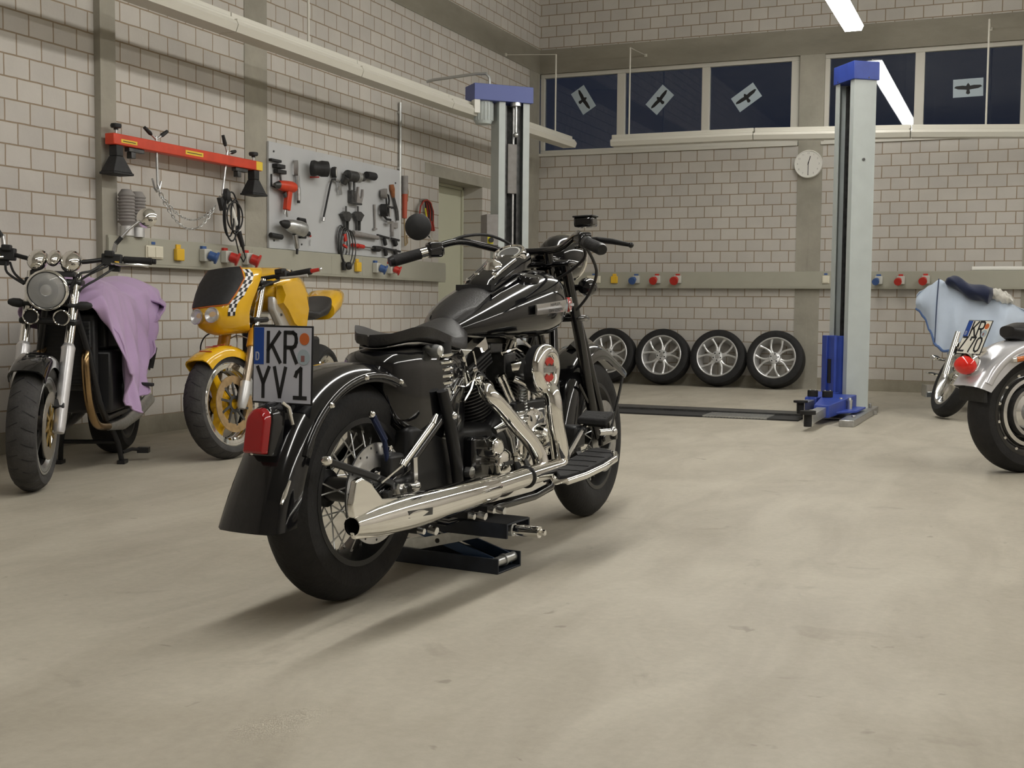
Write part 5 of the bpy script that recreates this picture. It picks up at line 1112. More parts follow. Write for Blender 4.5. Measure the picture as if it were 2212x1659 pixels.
# ================================================================ black naked motorcycle under the lilac sheet (left)
nb = thing('motorcycle', 'black naked motorcycle with round chrome headlight on its centre stand, far left', 'motorcycle', (.465, -7.74, 0), radians(-62.9))
a0 = V((1.06, 0, .95)); SN = Matrix.Translation(a0) @ Matrix.Rotation(radians(6), 4, V((-.42, 0, .907))) @ Matrix.Translation(-a0)
w1 = cast_wheel(nb, 'front_wheel', SN @ Matrix.Translation((1.46, 0, .30)), .30, .215, .125, blacksatin, blacksatin, rubberworn, 5, .045, zinc, 26)
for s in (-1, 1): rotor(w1, s*.068, .155, .10, mat('rotor_steel', (.36, .33, .28), .4, .7) if s > 0 else goldrotor, 8, goldrim)
w2 = cast_wheel(nb, 'rear_wheel', Matrix.Translation((0, 0, .31)), .31, .215, .17, blacksatin, blacksatin, rubber, 5)
for s in (-1, 1):
    g = G(SN); g.tube([(1.115, s*.105, 1.0), (1.27, s*.10, .64)], .0215, 18); obj('fork_tube', g, chrome, nb)
    g = G(SN); g.tube([(1.255, s*.10, .665), (1.265, s*.10, .65), (1.27, s*.10, .635), (1.42, s*.10, .285), (1.428, s*.10, .265)], [.024, .033, .031, .028, .024], 18); sl = obj('fork_slider', g, mat('fork_silver', (.60, .59, .60), .28, .6), nb)
    caliper(nb, SN @ Matrix.Translation((1.36, s*.09, .40)) @ Matrix.Rotation(radians(60), 4, 'Y'), blacksatin)
def nfl(t): e = max(0, (t-.8)/.2); return (.01*e, .0, .01*e)
obj('front_fender', fender_g((1.46, 0, .30), .322, .078, .055, radians(-75), radians(40), 26, flare=nfl, T=SN), blackpaint, nb, smooth=50)
# headlight, horns, clocks
g = G(SN); g.lathe([(0, -.10), (.05, -.09), (.078, -.06), (.092, -.01), (.096, .03), (.096, .05), (.088, .056), (.084, .048)], (1.245, 0, .918), (1, 0, -.04), 44); hl = obj('headlight', g, chrome, nb, smooth=60)
g = G(SN); g.lathe([(0, .0), (.03, .004), (.06, .022), (.082, .048)], (1.245, 0, .918), (1, 0, -.04), 36); obj('reflector', g, polished, hl)
g = G(SN); g.lathe([(0, .03), (.022, .034), (.028, .05), (.024, .06), (0, .064)], (1.245, 0, .918), (1, 0, -.04), 24); obj('bulb_shield', g, steel, hl)
g = G(SN); g.lathe([(0, .070), (.04, .066), (.07, .056), (.084, .046)], (1.245, 0, .918), (1, 0, -.04), 36); obj('lens', g, glass, hl)
g = G(SN); g.torus((1.292, 0, .916), (1, 0, -.04), .089, .006, 44, 8); obj('headlight_ring', g, blacksatin, hl)
for s, y, r, z in ((-1, -.075, .046, 1.052), (0, .0, .032, 1.066), (1, .078, .048, 1.052)):
    g = G(SN); g.lathe([(0, -.05), (r*.5, -.047), (r*.85, -.03), (r, .0), (r, .045), (r*.9, .05), (0, .048)], (1.155, y, z), (-1, 0, .35), 28); ck = obj('instrument', g, chrome, nb, smooth=60)
g = G(SN); g.bb((1.09, -.10, .985), (1.18, .10, 1.01)); obj('clock_bracket', g, blackmatte, nb, bevel=.006)
for s in (-1, 1):
    g = G(SN); g.lathe([(0, -.02), (.03, -.02), (.036, -.005), (.037, .022), (.030, .024), (.028, .014), (0, .012)], (1.26, s*.068, .792), (1, 0, -.05), 28); hn = obj('horn', g, blacksatin, nb); g = G(SN); g.torus((1.282, s*.068, .791), (1, 0, -.05), .0345, .004, 30, 8); obj('horn_ring', g, chrome, hn)
    g = G(SN); g.cyl((1.20, s*.08, .848), (1.20, s*.13, .848), .011, n=12); g.lathe([(0, 0), (.015, .004), (.022, .02), (.020, .05), (.012, .07), (0, .075)], (1.20, s*.118, .848), (0, s, .08), 16); obj('turn_signal', g, blackmatte, nb)
g = G(SN); g.bb((1.05, -.13, .945), (1.16, .13, .975)); g.bb((1.11, -.13, .755), (1.25, .13, .785)); obj('fork_yokes', g, blacksatin, nb, bevel=.01)
# handlebar with levers, blocks and chrome mirrors
hp = bez([(1.02, -.36, 1.085), (1.03, -.24, 1.085), (1.07, -.10, 1.06), (1.07, .10, 1.06), (1.03, .24, 1.085), (1.02, .36, 1.085)], 5)
g = G(SN); g.tube(hp, .011, 12); obj('handlebar', g, blacksatin, nb)
for s in (-1, 1):
    g = G(SN); g.cyl((1.022, s*.30, 1.085), (1.015, s*.435, 1.085), .0175, n=16); g.cyl((1.015, s*.435, 1.085), (1.014, s*.455, 1.085), .013, n=12); gp = obj('grip', g, rubber, nb, bevel=.003)
    g = G(SN); g.bb((1.005, s*.20, 1.05), (1.055, s*.295, 1.11)); g.bb((1.03, s*.215, 1.095), (1.07, s*.26, 1.125)); g.box((1.02, s*.26, 1.04), (.05, .05, .03)); ms = obj('switch_block', g, blackmatte, nb, bevel=.006); g = G(SN); g.bb((1.053, s*.265, 1.06), (1.060, s*.285, 1.075)); obj('choke_lever', g, yellowpl, ms)
    g = G(SN); g.tube([(1.06, s*.25, 1.065), (1.075, s*.30, 1.058), (1.075, s*.38, 1.064), (1.06, s*.425, 1.060)], [.007, .008, .007, .009], 10); obj('lever', g, polished, nb)
    m0 = V((1.0, s*.40, 1.298)); st = [V((1.03, s*.255, 1.12)), V((1.03, s*.262, 1.16)), V((1.02, s*.32, 1.235)), V((1.008, s*.375, 1.285))]
    g = G(SN); g.tube(st[:3], [.012, .011, .007], 10); g.tube(st[2:], .006, 10); mr = obj('mirror_stem', g, steel, nb)
    g = G(SN); g.tube(st[1:2]+[st[1].lerp(st[2], .45)], .011, 10); obj('stem_boot', g, blackmatte, mr)
    g = G(SN); g.lathe([(0, .03), (.025, .027), (.043, .012), (.050, -.004), (.048, -.008), (0, -.006)], m0, (.95, s*-.1, .05), 32); obj('mirror_shell', g, chrome, mr)
for pts in ([(1.05, .23, 1.05), (1.12, .14, .99), (1.16, .09, .93), (1.12, .06, .86)], [(1.05, .26, 1.04), (1.12, .20, .985), (1.16, .13, .93), (1.14, .10, .86)], [(1.05, -.24, 1.04), (1.10, -.22, .99), (1.16, -.13, .94)], [(1.05, -.22, 1.04), (1.12, -.18, .985), (1.17, -.10, .93)], [(1.05, .21, 1.06), (1.13, .17, 1.02), (1.17, .12, 1.0), (1.16, .08, .93)]):
    g = G(SN); g.tube(bez(pts, 4), .006, 8); obj('cable', g, blackmatte, nb)
# body
g = G(); g.bb((.86, -.14, .42), (.93, .14, .80)); g.bb((.93, -.125, .45), (.95, .125, .77)); obj('radiator', g, blackmatte, nb, bevel=.008)
g = G()
for k in range(16): g.beam((.952, -.12, .46+.019*k), (.952, .12, .46+.019*k), .004, .006)
obj('radiator_fins', g, blacksatin, nb, smooth=0)
g = G(); g.bb((.40, -.20, .30), (.84, .20, .62)); g.bb((.5, -.17, .62), (.80, .17, .80)); g.lathe([(0, -.235), (.09, -.235), (.10, -.22), (.10, .22), (.09, .235), (0, .235)], (.55, 0, .40), (0, 1, 0), 28); obj('engine', g, blacksatin, nb, bevel=.02)
for s in (-1, 1):
    g = G(); g.tube([(1.04, s*.05, .92), (.96, s*.12, .60), (.90, s*.15, .36), (.78, s*.15, .27), (.40, s*.15, .28), (.25, s*.15, .42), (.28, s*.13, .78)], .018, 12); obj('frame_tube', g, blacksatin, nb)
    g = G(); g.tube([(.30, s*.14, .34), (0, s*.13, .31)], .024, 12); obj('swing_arm', g, blacksatin, nb)
    g = G(); g.tube(bez([(.86, s*.10, .66), (.985, s*.11, .60), (1.0, s*.115, .50), (.97, s*.12, .36), (.88, s*.13, .25), (.70, s*.14, .22)], 5), .021, 16); obj('exhaust_header', g, copper, nb)
    g = G(); g.tube([(.70, s*.14, .22), (.45, s*.15, .21), (.2, s*.16, .24), (-.10, s*.17, .30)], [.022, .034, .036, .034], 18); obj('silencer', g, zinc, nb)
    g = G(); g.tube(bez([(.56, s*.10, .28), (.56, s*.13, .18), (.53, s*.15, .10), (.51, s*.16, .02)], 4), .014, 12); g.bb((.47, s*.145, 0), (.55, s*.185, .02)); obj('centre_stand_leg', g, blacksatin, nb)
    g = G(); g.beam((.45, s*.22, .43), (.45, s*.32, .42), .035, .018); g.bb((.40, s*.18, .36), (.52, s*.215, .50)); obj('foot_peg', g, blackmatte, nb, bevel=.005)
    g = G(); g.beam((.36, s*.20, .56), (.22, s*.25, .50), .012, .035); ph = obj('pillion_bracket', g, polished, nb, bevel=.004); g = G(); g.cyl((.225, s*.25, .50), (.21, s*.27, .615), .019, n=14); obj('pillion_peg', g, rubber, ph)
g = G(); g.tube([(.53, -.14, .12), (.53, .14, .12)], .012, 10); g.tube([(.51, .165, .06), (.44, .20, .07), (.40, .24, .06)], .010, 10); g.bb((.37, .22, .045), (.42, .28, .075)); obj('centre_stand_bar', g, blacksatin, nb)
g = G(); g.loft([tank_ring(*q) for q in ((.42, .06, .80, .86), (.50, .12, .79, .93), (.65, .145, .79, .965), (.82, .15, .80, .975), (.95, .12, .82, .95), (1.0, .05, .86, .92))]); obj('fuel_tank', g, blackpaint, nb, smooth=60)
g = G(); g.loft([tank_ring(*q) for q in ((.46, .08, .80, .88), (.35, .13, .78, .86), (.15, .13, .80, .90), (.02, .13, .84, .965), (-.20, .12, .86, .985), (-.30, .06, .88, .95))]); obj('seat', g, leather, nb, smooth=60)
g = G(); g.bb((-.32, -.10, .72), (.30, .10, .82)); g.loft([[V((x, y, z)) for y, z in ((-.08, .78), (.08, .78), (.06, .9), (-.06, .9))] for x in (-.42, -.25)]); obj('tail_unit', g, blackpaint, nb, bevel=.02)
g = G(); g.tube([(.27, .13, .76), (.05, .12, .60), (.0, .12, .33)], .022, 12); g.tube([(.27, -.13, .76), (.05, -.12, .60), (.0, -.12, .33)], .022, 12); obj('rear_shocks', g, blacksatin, nb)
# lilac sheet thrown over tank and seat
sh = thing('dust_sheet', 'lilac cloth draped over the tank and seat of the far left motorcycle', 'cloth', (.465, -7.74, 0), radians(-62.9))
def lerpt(tab, x):
    for (a, p), (b, q) in zip(tab, tab[1:]):
        if x <= b:
            t = 0 if b == a else max(0, min(1, (x-a)/(b-a))); t = t*t*(3-2*t); return p+(q-p)*t
    return tab[-1][1]
ridge = [(-.36, .93), (-.26, 1.005), (-.10, 1.015), (.06, .985), (.24, .935), (.42, .955), (.62, .990), (.85, 1.0), (.99, .965), (1.05, .91)]
lowl = [(-.36, .88), (-.20, .78), (.0, .66), (.22, .50), (.40, .37), (.62, .285), (.80, .335), (.93, .50), (1.02, .72), (1.05, .80)]
lowr = [(-.36, .90), (.0, .78), (.5, .70), (.9, .74), (1.05, .86)]
def sheetpt(u, v):
    x = -.36+1.41*u; top = lerpt(ridge, x); 
    wtop = .135 if -.3 < x < .98 else .135*max(.35, 1-abs(x-(.98 if x > .5 else -.3))/.12)
    if v < .25:                                    # right hand side, short
        t = 1-v/.25; z = top-.05-(top-.05-lowr_(x))*t; y = -(wtop+.03+.05*t+.012*sin(x*26)*t)
    elif v < .45:
        t = (v-.25)/.20*2-1; z = top-.05*abs(t)**2.2; y = (wtop+.03)*t
    else:
        t = (v-.45)/.55; lo = lerpt(lowl, x); z = top-.05-(top-.05-lo)*t
        fold = .020*sin((x-.60*t*.55)*21+1.2*t)+.012*sin(x*47+3*t)
        y = wtop+.03+.10*t**.6+fold*t**.7*1.1
        x = x+(.62-x)*.34*t**1.6
    return V((x, y, z))
def lowr_(x): return lerpt(lowr, x)
g = G(); g.sheet(sheetpt, 64, 72); obj('cloth', g, lilac, sh, smooth=180, solid=.006, sub=1)
g = G(); g.tube([sheetpt(i/64, 1)+V((0, .001, 0)) for i in range(65)], .006, 8); obj('hem', g, lilac, sh)
# ================================================================ yellow motorcycle
yb = thing('motorcycle', 'yellow motorcycle with twin headlights and chequered stripe, parked by the left wall', 'motorcycle', (.91, -6.30, 0), radians(-78))
a0 = V((1.06, 0, .95)); SY = Matrix.Translation(a0) @ Matrix.Rotation(radians(-15), 4, V((-.42, 0, .907))) @ Matrix.Translation(-a0)
w1 = cast_wheel(yb, 'front_wheel', SY @ Matrix.Translation((1.42, 0, .30)) @ Matrix.Rotation(.5, 4, 'Y'), .30, .222, .128, polished, yellowpaint, rubberworn, 3, .055, chrome, 24)
for s in (1, -1): rotor(w1, s*.070, .158, .112, goldrotor, 10, darksteel)
w2 = cast_wheel(yb, 'rear_wheel', Matrix.Translation((0, 0, .30)), .30, .215, .17, polished, yellowpaint, rubber, 3, .055, chrome)
for s in (-1, 1):
    g = G(SY); g.tube([(1.09, s*.105, .99), (1.245, s*.105, .635)], .022, 18); obj('fork_tube', g, chrome, yb)
    g = G(SY); g.tube([(1.212, s*.105, .705), (1.257, s*.105, .605)], .034, 18); obj('yellow_fork_sleeve', g, ochre, yb, bevel=.004)
    g = G(SY); g.tube([(1.25, s*.105, .625), (1.355, s*.105, .39)], .024, 18); obj('fork_slider', g, mat('fork_bronze', (.40, .34, .27), .3, .8), yb)
    g = G(SY); g.tube([(1.345, s*.105, .415), (1.375, s*.105, .345), (1.405, s*.105, .285), (1.41, s*.105, .27)], [.031, .032, .026, .02], 16); obj('fork_foot', g, alloy, yb, smooth=50)
    caliper(yb, SY @ Matrix.Translation((1.31, s*.085, .385)) @ Matrix.Rotation(radians(65), 4, 'Y'), zinc)
obj('front_fender', fender_g((1.42, 0, .30), .318, .080, .055, radians(-62), radians(40), 26, flare=nfl, T=SY), yellowpaint, yb, smooth=50)
g = G(SY)
for k in range(5): a = radians(-30+13*k); g.tube([(1.42+.333*sin(a+.02*j), .05*(j-2)/2+.012*k-.03, .30+.333*cos(a+.02*j)) for j in range(5)], .0028, 6)
obj('fender_stripes', g, redplas, yb)
# fork mounted fairing
lev = [(.690, 1.415, .055), (.705, 1.45, .095), (.74, 1.49, .128), (.80, 1.508, .148), (.86, 1.488, .160), (.92, 1.45, .168), (.98, 1.408, .170), (1.03, 1.368, .160), (1.055, 1.345, .140)]
def fp(z, t, out=0):
    for (z0, x0, h0), (z1, x1, h1) in zip(lev, lev[1:]):
        if z <= z1 or z1 == lev[-1][0]:
            k = max(0, min(1, (z-z0)/(z1-z0))); xf = x0+(x1-x0)*k; hw = h0+(h1-h0)*k; break
    a = t*pi/2; dep = .20
    y = (hw+out)*math.copysign(abs(sin(a))**.8, a); x = xf-dep+(dep+out)*abs(cos(a))**.62
    return V((x, y, z))
g = G(SY); n = 20
rings = []
for z, _, _ in lev: rings.append([fp(z, -1+2*i/n) for i in range(n+1)]+[fp(z, 1-2*i/n)-V((.012, 0, 0))-V((0, .006*(1-2*i/n), 0)) for i in range(n+1)])
g.loft(rings); fr = obj('fairing', g, yellowpaint, yb, smooth=60)
g = G(SY); zs = [.852, .87, .93, .99, 1.04, 1.062]
def sw(z): return lerpt([(.85, .50), (.90, .60), (1.0, .66), (1.062, .52)], z)
g.loft([[fp(z, sw(z)*(-1+2*i/14), .006) for i in range(15)]+[fp(z, sw(z)*(1-2*i/14), .0005) for i in range(15)] for z in zs]); obj('dark_screen', g, blackmatte, fr, smooth=60)
g = G(SY); g.tube([fp(z, -sw(z)-.02, .004) for z in reversed(zs)]+[fp(.846, sw(.85)*(-1+2*i/8), .004) for i in range(1, 8)]+[fp(z, sw(z)+.02, .004) for z in zs], .0035, 6); obj('red_piping', g, orangeplas, fr)
def quad(g, pts): g.loft([[p for p in pts], [p+(SY.to_3x3() @ V((0, 0, 0))) for p in pts]]) if False else g.add(pts, [(0, 1, 2, 3)])
for s in (1, -1):
    gw = G(SY); gk = G(SY); N = 12
    for i in range(N):
        z0 = .785+(1.045-.785)*i/N; z1 = .785+(1.045-.785)*(i+1)/N
        for j in range(3):
            def tt(z, q): b = sw(max(.85, z))+.045; return s*(b+.062*q)
            P = [fp(z0, tt(z0, j), .003), fp(z0, tt(z0, j+1), .003), fp(z1, tt(z1, j+1), .003), fp(z1, tt(z1, j), .003)]
            (gw if (i+j) % 2 else gk).add(P, [(0, 1, 2, 3)])
    ck = obj('chequered_stripe', gw, check_w, fr, smooth=0, solid=.001); obj('dark_squares', gk, ink, ck, smooth=0, solid=.001)
for s in (-1, 1):
    c = V((1.498, s*.050, .795)); g = G(SY); g.lathe([(0, -.01), (.036, -.005), (.043, .012), (.044, .02), (.040, .022), (.036, .014), (.02, .002), (0, 0)], c, (1, s*.12, .18), 28); hl = obj('headlight', g, zinc, fr)
    g = G(SY); g.lathe([(0, .028), (.02, .026), (.036, .02), (.040, .016)], c, (1, s*.12, .18), 28); obj('headlight_lens', g, glass, hl)
g = G(SY); g.bb((1.02, -.13, .955), (1.14, .13, .985)); g.bb((1.10, -.13, .745), (1.24, .13, .775)); obj('fork_yokes', g, blacksatin, yb, bevel=.01)
hp = bez([(1.0, -.30, 1.005), (1.04, -.18, 1.005), (1.06, 0, 1.0), (1.04, .18, 1.005), (1.0, .30, 1.005)], 5)
g = G(SY); g.tube(hp, .012, 12); obj('handlebar', g, blacksatin, yb)
for s in (-1, 1):
    g = G(SY); g.cyl((1.002, s*.235, 1.005), (.985, s*.37, 1.012), .0185, .0195, 16); gp = obj('grip', g, rubber, yb, bevel=.003)
    g = G(SY); g.cyl((.985, s*.37, 1.012), (.978, s*.425, 1.016), .012, .010, 12); be = obj('bar_end', g, redplas, gp); g = G(SY); g.ball((.977, s*.428, 1.016), .012, 10); obj('bar_end_tip', g, polished, gp)
    g = G(SY); g.bb((1.0, s*.16, .985), (1.05, s*.235, 1.03)); g.box((1.03, s*.19, 1.03), (.05, .055, .03)); obj('switch_block', g, blackmatte, yb, bevel=.006)
    g = G(SY); g.tube([(1.05, s*.20, .99), (1.065, s*.26, .985), (1.06, s*.34, .985), (1.05, s*.385, .985)], [.008, .008, .006, .009], 10); obj('lever', g, alloy, yb)
g = G(SY); g.tube(bez([(1.05, .19, .98), (1.13, .14, .95), (1.18, .06, .90), (1.14, .04, .84)], 4), .006, 8); obj('cable', g, blackmatte, yb)
g = G(SY); g.tube(bez([(1.22, -.11, .72), (1.28, -.19, .70), (1.31, -.215, .62), (1.30, -.16, .54), (1.28, -.11, .53)], 5), .004, 8); obj('brake_hose', g, blackmatte, yb)
g = G(SY); g.tube(bez([(1.22, .10, .64), (1.27, .03, .68), (1.24, -.05, .67)], 5), .0035, 8); g.tube(bez([(1.25, .0, .69), (1.30, .035, .62), (1.28, -.02, .52)], 5), .0035, 8); obj('wheel_cable', g, gaiter, yb)
# tank, frame, rest
g = G(); g.loft([tank_ring(*q) for q in ((.40, .07, .80, .90), (.48, .13, .80, .98), (.62, .165, .80, 1.05), (.78, .18, .80, 1.085), (.90, .178, .82, 1.075), (1.0, .15, .86, 1.03), (1.06, .10, .90, .98))]); tk = obj('fuel_tank', g, yellowpaint, yb, smooth=60)
for s in (-1, 1):
    g = G(); g.loft([[V((x, s*y, z)) for y, z in ((.14, z0), (.185, z0+.01), (.20, (z0+z1)/2), (.178, z1), (.14, z1))] for x, z0, z1 in ((1.04, .86, .97), (.96, .82, .99), (.86, .74, 1.0), (.74, .70, .99), (.66, .72, .95))]); obj('tank_scoop', g, yellowpaint, tk, smooth=50)
    g = G(); g.loft([[V((x, s*y, z)) for y, z in ((.10, z0), (.148, z0), (.148, z1), (.10, z1))] for x, z0, z1 in ((1.08, .83, .91), (.98, .74, .86), (.80, .62, .78), (.55, .50, .68), (.40, .36, .60))]); bm_ = obj('frame_beam', g, alloy, yb, bevel=.012); g = G(); g.cyl((.99, s*.148, .80), (.99, s*.156, .80), .008, n=10); obj('beam_bolt', g, darksteel, bm_)
    g = G(); g.tube([(.40, s*.13, .42), (0, s*.12, .30)], .028, 12); obj('swing_arm', g, alloy, yb)
    gk = G(); gw = G()
    for i in range(6):
        for j in range(2):
            x0 = .86+.022*i; P = [V((x0+.022*a, s*(.155-.075*((x0-.86)/.132)*.6+.002), 1.022-.030*(i*.02)+.016*(j+b)-.10*max(0, x0-.9))) for a, b in ((0, 0), (1, 0), (1, 1), (0, 1))]
            (gk if (i+j) % 2 else gw).add([p+V((0, s*.012, .012)) for p in P], [(0, 1, 2, 3)])
    ck = obj('tank_chequer', gw, check_w, tk, smooth=0, solid=.001); obj('dark_squares', gk, ink, ck, smooth=0, solid=.001)
g = G(); g.bb((.35, -.16, .25), (.85, .16, .66)); g.bb((.86, -.13, .42), (.92, .13, .74)); g.lathe([(0, -.19), (.09, -.19), (.09, .19), (0, .19)], (.5, 0, .38), (0, 1, 0), 24); obj('engine', g, blacksatin, yb, bevel=.02)
g = G(); g.loft([tank_ring(*q) for q in ((.44, .10, .78, .84), (.30, .14, .76, .83), (.10, .13, .78, .87), (-.06, .10, .82, .92))]); obj('seat', g, leather, yb, smooth=60)
g = G(); g.loft([tank_ring(*q) for q in ((.0, .13, .76, .88), (-.15, .13, .80, .96), (-.32, .09, .86, .97), (-.42, .03, .90, .95))]); obj('tail_cowl', g, yellowpaint, yb, smooth=60)
g = G(); g.tube(bez([(.80, .10, .55), (.97, .11, .48), (.95, .13, .30), (.80, .14, .20), (.4, .15, .20)], 5), .02, 12); g.tube([(.4, .15, .2), (.1, .2, .3), (-.2, .22, .38)], [.03, .045, .045], 16); obj('exhaust', g, polished, yb)
g = G(); g.tube([(.35, .14, .25), (.30, .25, .02)], .012, 10); g.bb((.27, .23, 0), (.33, .28, .012)); obj('side_stand', g, blacksatin, yb)
# ================================================================ silver cruiser at the right edge
sb = thing('motorcycle', 'silver cruiser motorcycle cut by the right edge, seen from behind', 'motorcycle', (5.29, -6.26, 0), radians(40))
w1 = place(obj('rear_wheel', rim_g(.225, .165), blackpaint, sb), Matrix.Translation((0, 0, .328)))
obj('tyre', tyre_g(.328, .225, .165), rubber, w1)
for s in (-1, 1):
    g = G(); g.lathe([(.225, s*.070), (.20, s*.064), (.187, s*.050)], (0, 0, 0), (0, 1, 0), 48); obj('rim_dish', g, blackpaint, w1)
    g = G(); g.lathe([(.187, s*.052), (.183, s*.070), (.165, s*.074), (.160, s*.052)], (0, 0, 0), (0, 1, 0), 48); obj('chrome_ring', g, polished, w1)
    g = G(); g.lathe([(.160, s*.05), (.14, s*.035), (0, s*.035)], (0, 0, 0), (0, 1, 0), 48); obj('wheel_disc', g, blackpaint, w1)
    g = G(); g.lathe([(.136, s*.04), (.134, s*.085), (.116, s*.085), (.114, s*.04)], (0, 0, 0), (0, 1, 0), 48); obj('brake_ring', g, steel, w1)
    g = G(); g.lathe([(0, s*.10), (.03, s*.098), (.04, s*.08), (.055, s*.05), (.09, s*.036)], (0, 0, 0), (0, 1, 0), 30); obj('hub_cap', g, polished, w1)
    for k in range(14):
        a = 2*pi*k/14; g = G(); g.ball((.213*sin(a), s*.069, .213*cos(a)), (.011, .004, .009), 8); obj('rim_bolt', g, chrome, w1)
def sfl(t): e = max(0, (.2-t)/.2); return (.03*e**2, .004*e, .0)
obj('rear_fender', fender_g((0, 0, .328), .375, .112, .085, radians(-70), radians(80), 34, flare=sfl), silverpaint, sb, smooth=50)
for s in (-1, 1):
    g = G(); g.loft([[V(((.352+d)*sin(a), s*(.112+y), .328+(.352+d)*cos(a))) for y, d in ((-.006, -.026), (.006, -.022), (.014, 0), (.006, .020), (-.006, .024))] for a in (radians(-64+5*i) for i in range(24))]); obj('fender_strut', g, silverpaint, sb, smooth=60)
g = G(); g.loft([[V((-.335+a*.02, y, .455+.0*a-z)) for y in (-.10, .10)]+[V((-.315+a*.02, y, .455-z)) for y in (.10, -.10)] for a, z in ((0, 0), (.3, .07))]); obj('mud_flap', g, blackmatte, sb)
g = G(); g.ball((-.375, 0, .575), (.05, .070, .050), 24); tl_ = obj('tail_light', g, redlens2, sb); g = G(); g.lathe([(.0, 0), (.05, .0), (.062, .03), (.058, .05)], (-.32, 0, .59), (-1, 0, -.2), 28); g.beam((-.33, 0, .625), (-.26, 0, .64), .06, .02); obj('light_bezel', g, chrome, tl_)
number_plate(sb, (-.365, .095, .632), (0, -1, 0), (.40, 0, .92), .19, .195, plate_cream, ('KR', [.052, .104]), ('Z70', [.012, .076, .128]))
g = G(); g.beam((-.33, 0, .66), (-.27, 0, .66), .06, .02); obj('plate_bracket', g, chrome, sb)
for s in (-1, 1):
    g = G(); g.tube([(-.19, s*.126, .605), (-.06, s*.126, .625)], [.016, .018], 14); mk = obj('side_marker', g, chrome, sb); g = G(); g.tube([(-.165, s*.134, .609), (-.09, s*.134, .620)], .014, 14); obj('marker_lens', g, amber, mk)
g = G(); g.tube([(.36, -.165, .27), (.45, -.17, .28), (.7, -.17, .33), (.95, -.16, .40), (.98, -.12, .60)], [.045, .045, .034, .028, .028], 18); obj('exhaust', g, chrome, sb)
g = G(); g.loft([tank_ring(*q) for q in ((.60, .05, .76, .80), (.68, .12, .75, .84), (.85, .17, .74, .92), (1.02, .185, .75, .97), (1.15, .15, .78, .96), (1.22, .06, .84, .92))]); obj('fuel_tank', g, silverpaint, sb, smooth=60)
g = G(); g.loft([tank_ring(*q) for q in ((-.12, .06, .72, .78), (-.02, .14, .68, .80), (.2, .16, .66, .76), (.45, .17, .66, .75), (.62, .10, .70, .80), (.70, .05, .76, .82))]); obj('seat', g, leather, sb, smooth=60)
g = G(); g.lathe([(0, -.13), (.15, -.13), (.16, -.1), (.16, .1), (.15, .13), (0, .13)], (.82, 0, .37), (0, 1, 0), 32); g.bb((.35, -.13, .26), (.7, .13, .58)); g.cyl((.76, 0, .45), (.66, 0, .70), .085, n=24); g.cyl((.88, 0, .45), (.98, 0, .70), .085, n=24); obj('engine', g, blacksatin, sb, bevel=.01)
g = G(); g.lathe([(0, 0), (.085, 0), (.088, .03), (.07, .045), (0, .05)], (.84, -.17, .63), (0, -1, 0), 36); obj('air_cleaner', g, chrome, sb)
for s in (-1, 1):
    g = G(); g.tube([(1.32, s*.03, .92), (1.18, s*.12, .35), (1.0, s*.13, .2), (.2, s*.14, .2), (0, s*.14, .32)], .018, 12); obj('frame_rail', g, blackpaint, sb)
    g = G(); g.tube([(1.30, s*.105, 1.0), (1.66, s*.105, .32)], .026, 16); obj('fork_leg', g, chrome, sb)
    g = G(); g.cyl((1.0, s*.32, 1.10), (.95, s*.45, 1.07), .018, n=14); obj('grip', g, rubber, sb)
w3 = spoked_wheel(sb, 'front_wheel', Matrix.Translation((1.66, 0, .33)), .33, .23, .12, 32, chrome, rubber, chrome, zinc)
obj('front_fender', fender_g((1.66, 0, .33), .36, .075, .07, radians(-95), radians(40), 26), silverpaint, sb, smooth=50)
g = G(); g.tube([(.98, -.36, 1.09), (1.05, -.28, 1.14), (1.2, -.1, 1.06), (1.2, .1, 1.06), (1.05, .28, 1.14), (.98, .36, 1.09)], .013, 12); obj('handlebar', g, chrome, sb)
g = G(); g.lathe([(0, -.09), (.06, -.07), (.09, 0), (.09, .05), (0, .06)], (1.45, 0, .98), (1, 0, 0), 30); obj('headlight', g, chrome, sb)
g = G(); g.tube([(.7, .14, .2), (.55, .26, .01)], .012, 10); obj('side_stand', g, blacksatin, sb)
# ================================================================ motorcycle under the pale blue sheet, behind the silver one
LE = radians(-11)
cb_ = thing('motorcycle', 'motorcycle hidden under the pale blue sheet, only its front wheel and chrome fork showing', 'motorcycle', (4.935, -1.44, 0), 0, rot=(LE, 0, radians(-97)))
a0 = V((1.25, 0, .95)); SC = Matrix.Translation(a0) @ Matrix.Rotation(radians(30), 4, V((-.45, 0, .89))) @ Matrix.Translation(-a0)
w4 = cast_wheel(cb_, 'front_wheel', SC @ Matrix.Translation((1.60, 0, .31)), .31, .215, .125, polished, chrome, rubber, 5)
w5 = cast_wheel(cb_, 'rear_wheel', Matrix.Translation((0, 0, .31)), .31, .21, .15, polished, chrome, rubber, 5)
for s in (-1, 1):
    g = G(SC); g.tube([(1.41, s*.10, .66), (1.60, s*.10, .31)], [.024, .028], 16); obj('fork_leg', g, chrome, cb_)
    g = G(); g.tube([(1.10, s*.04, .66), (1.08, s*.12, .35), (.95, s*.12, .2), (.1, s*.13, .22)], .018, 12); obj('frame_rail', g, blacksatin, cb_)
    g = G(); g.tube([(1.15, s*.14, .42), (1.18, s*.24, .42)], .012, 10); g.ball((1.18, s*.26, .425), (.022, .045, .022), 14); obj('highway_peg', g, chrome, cb_)
    g = G(); g.tube([(1.12, s*.14, .29), (1.14, s*.22, .285)], .012, 10); g.ball((1.14, s*.26, .285), (.035, .06, .014), 14); obj('foot_board_tip', g, chrome, cb_)
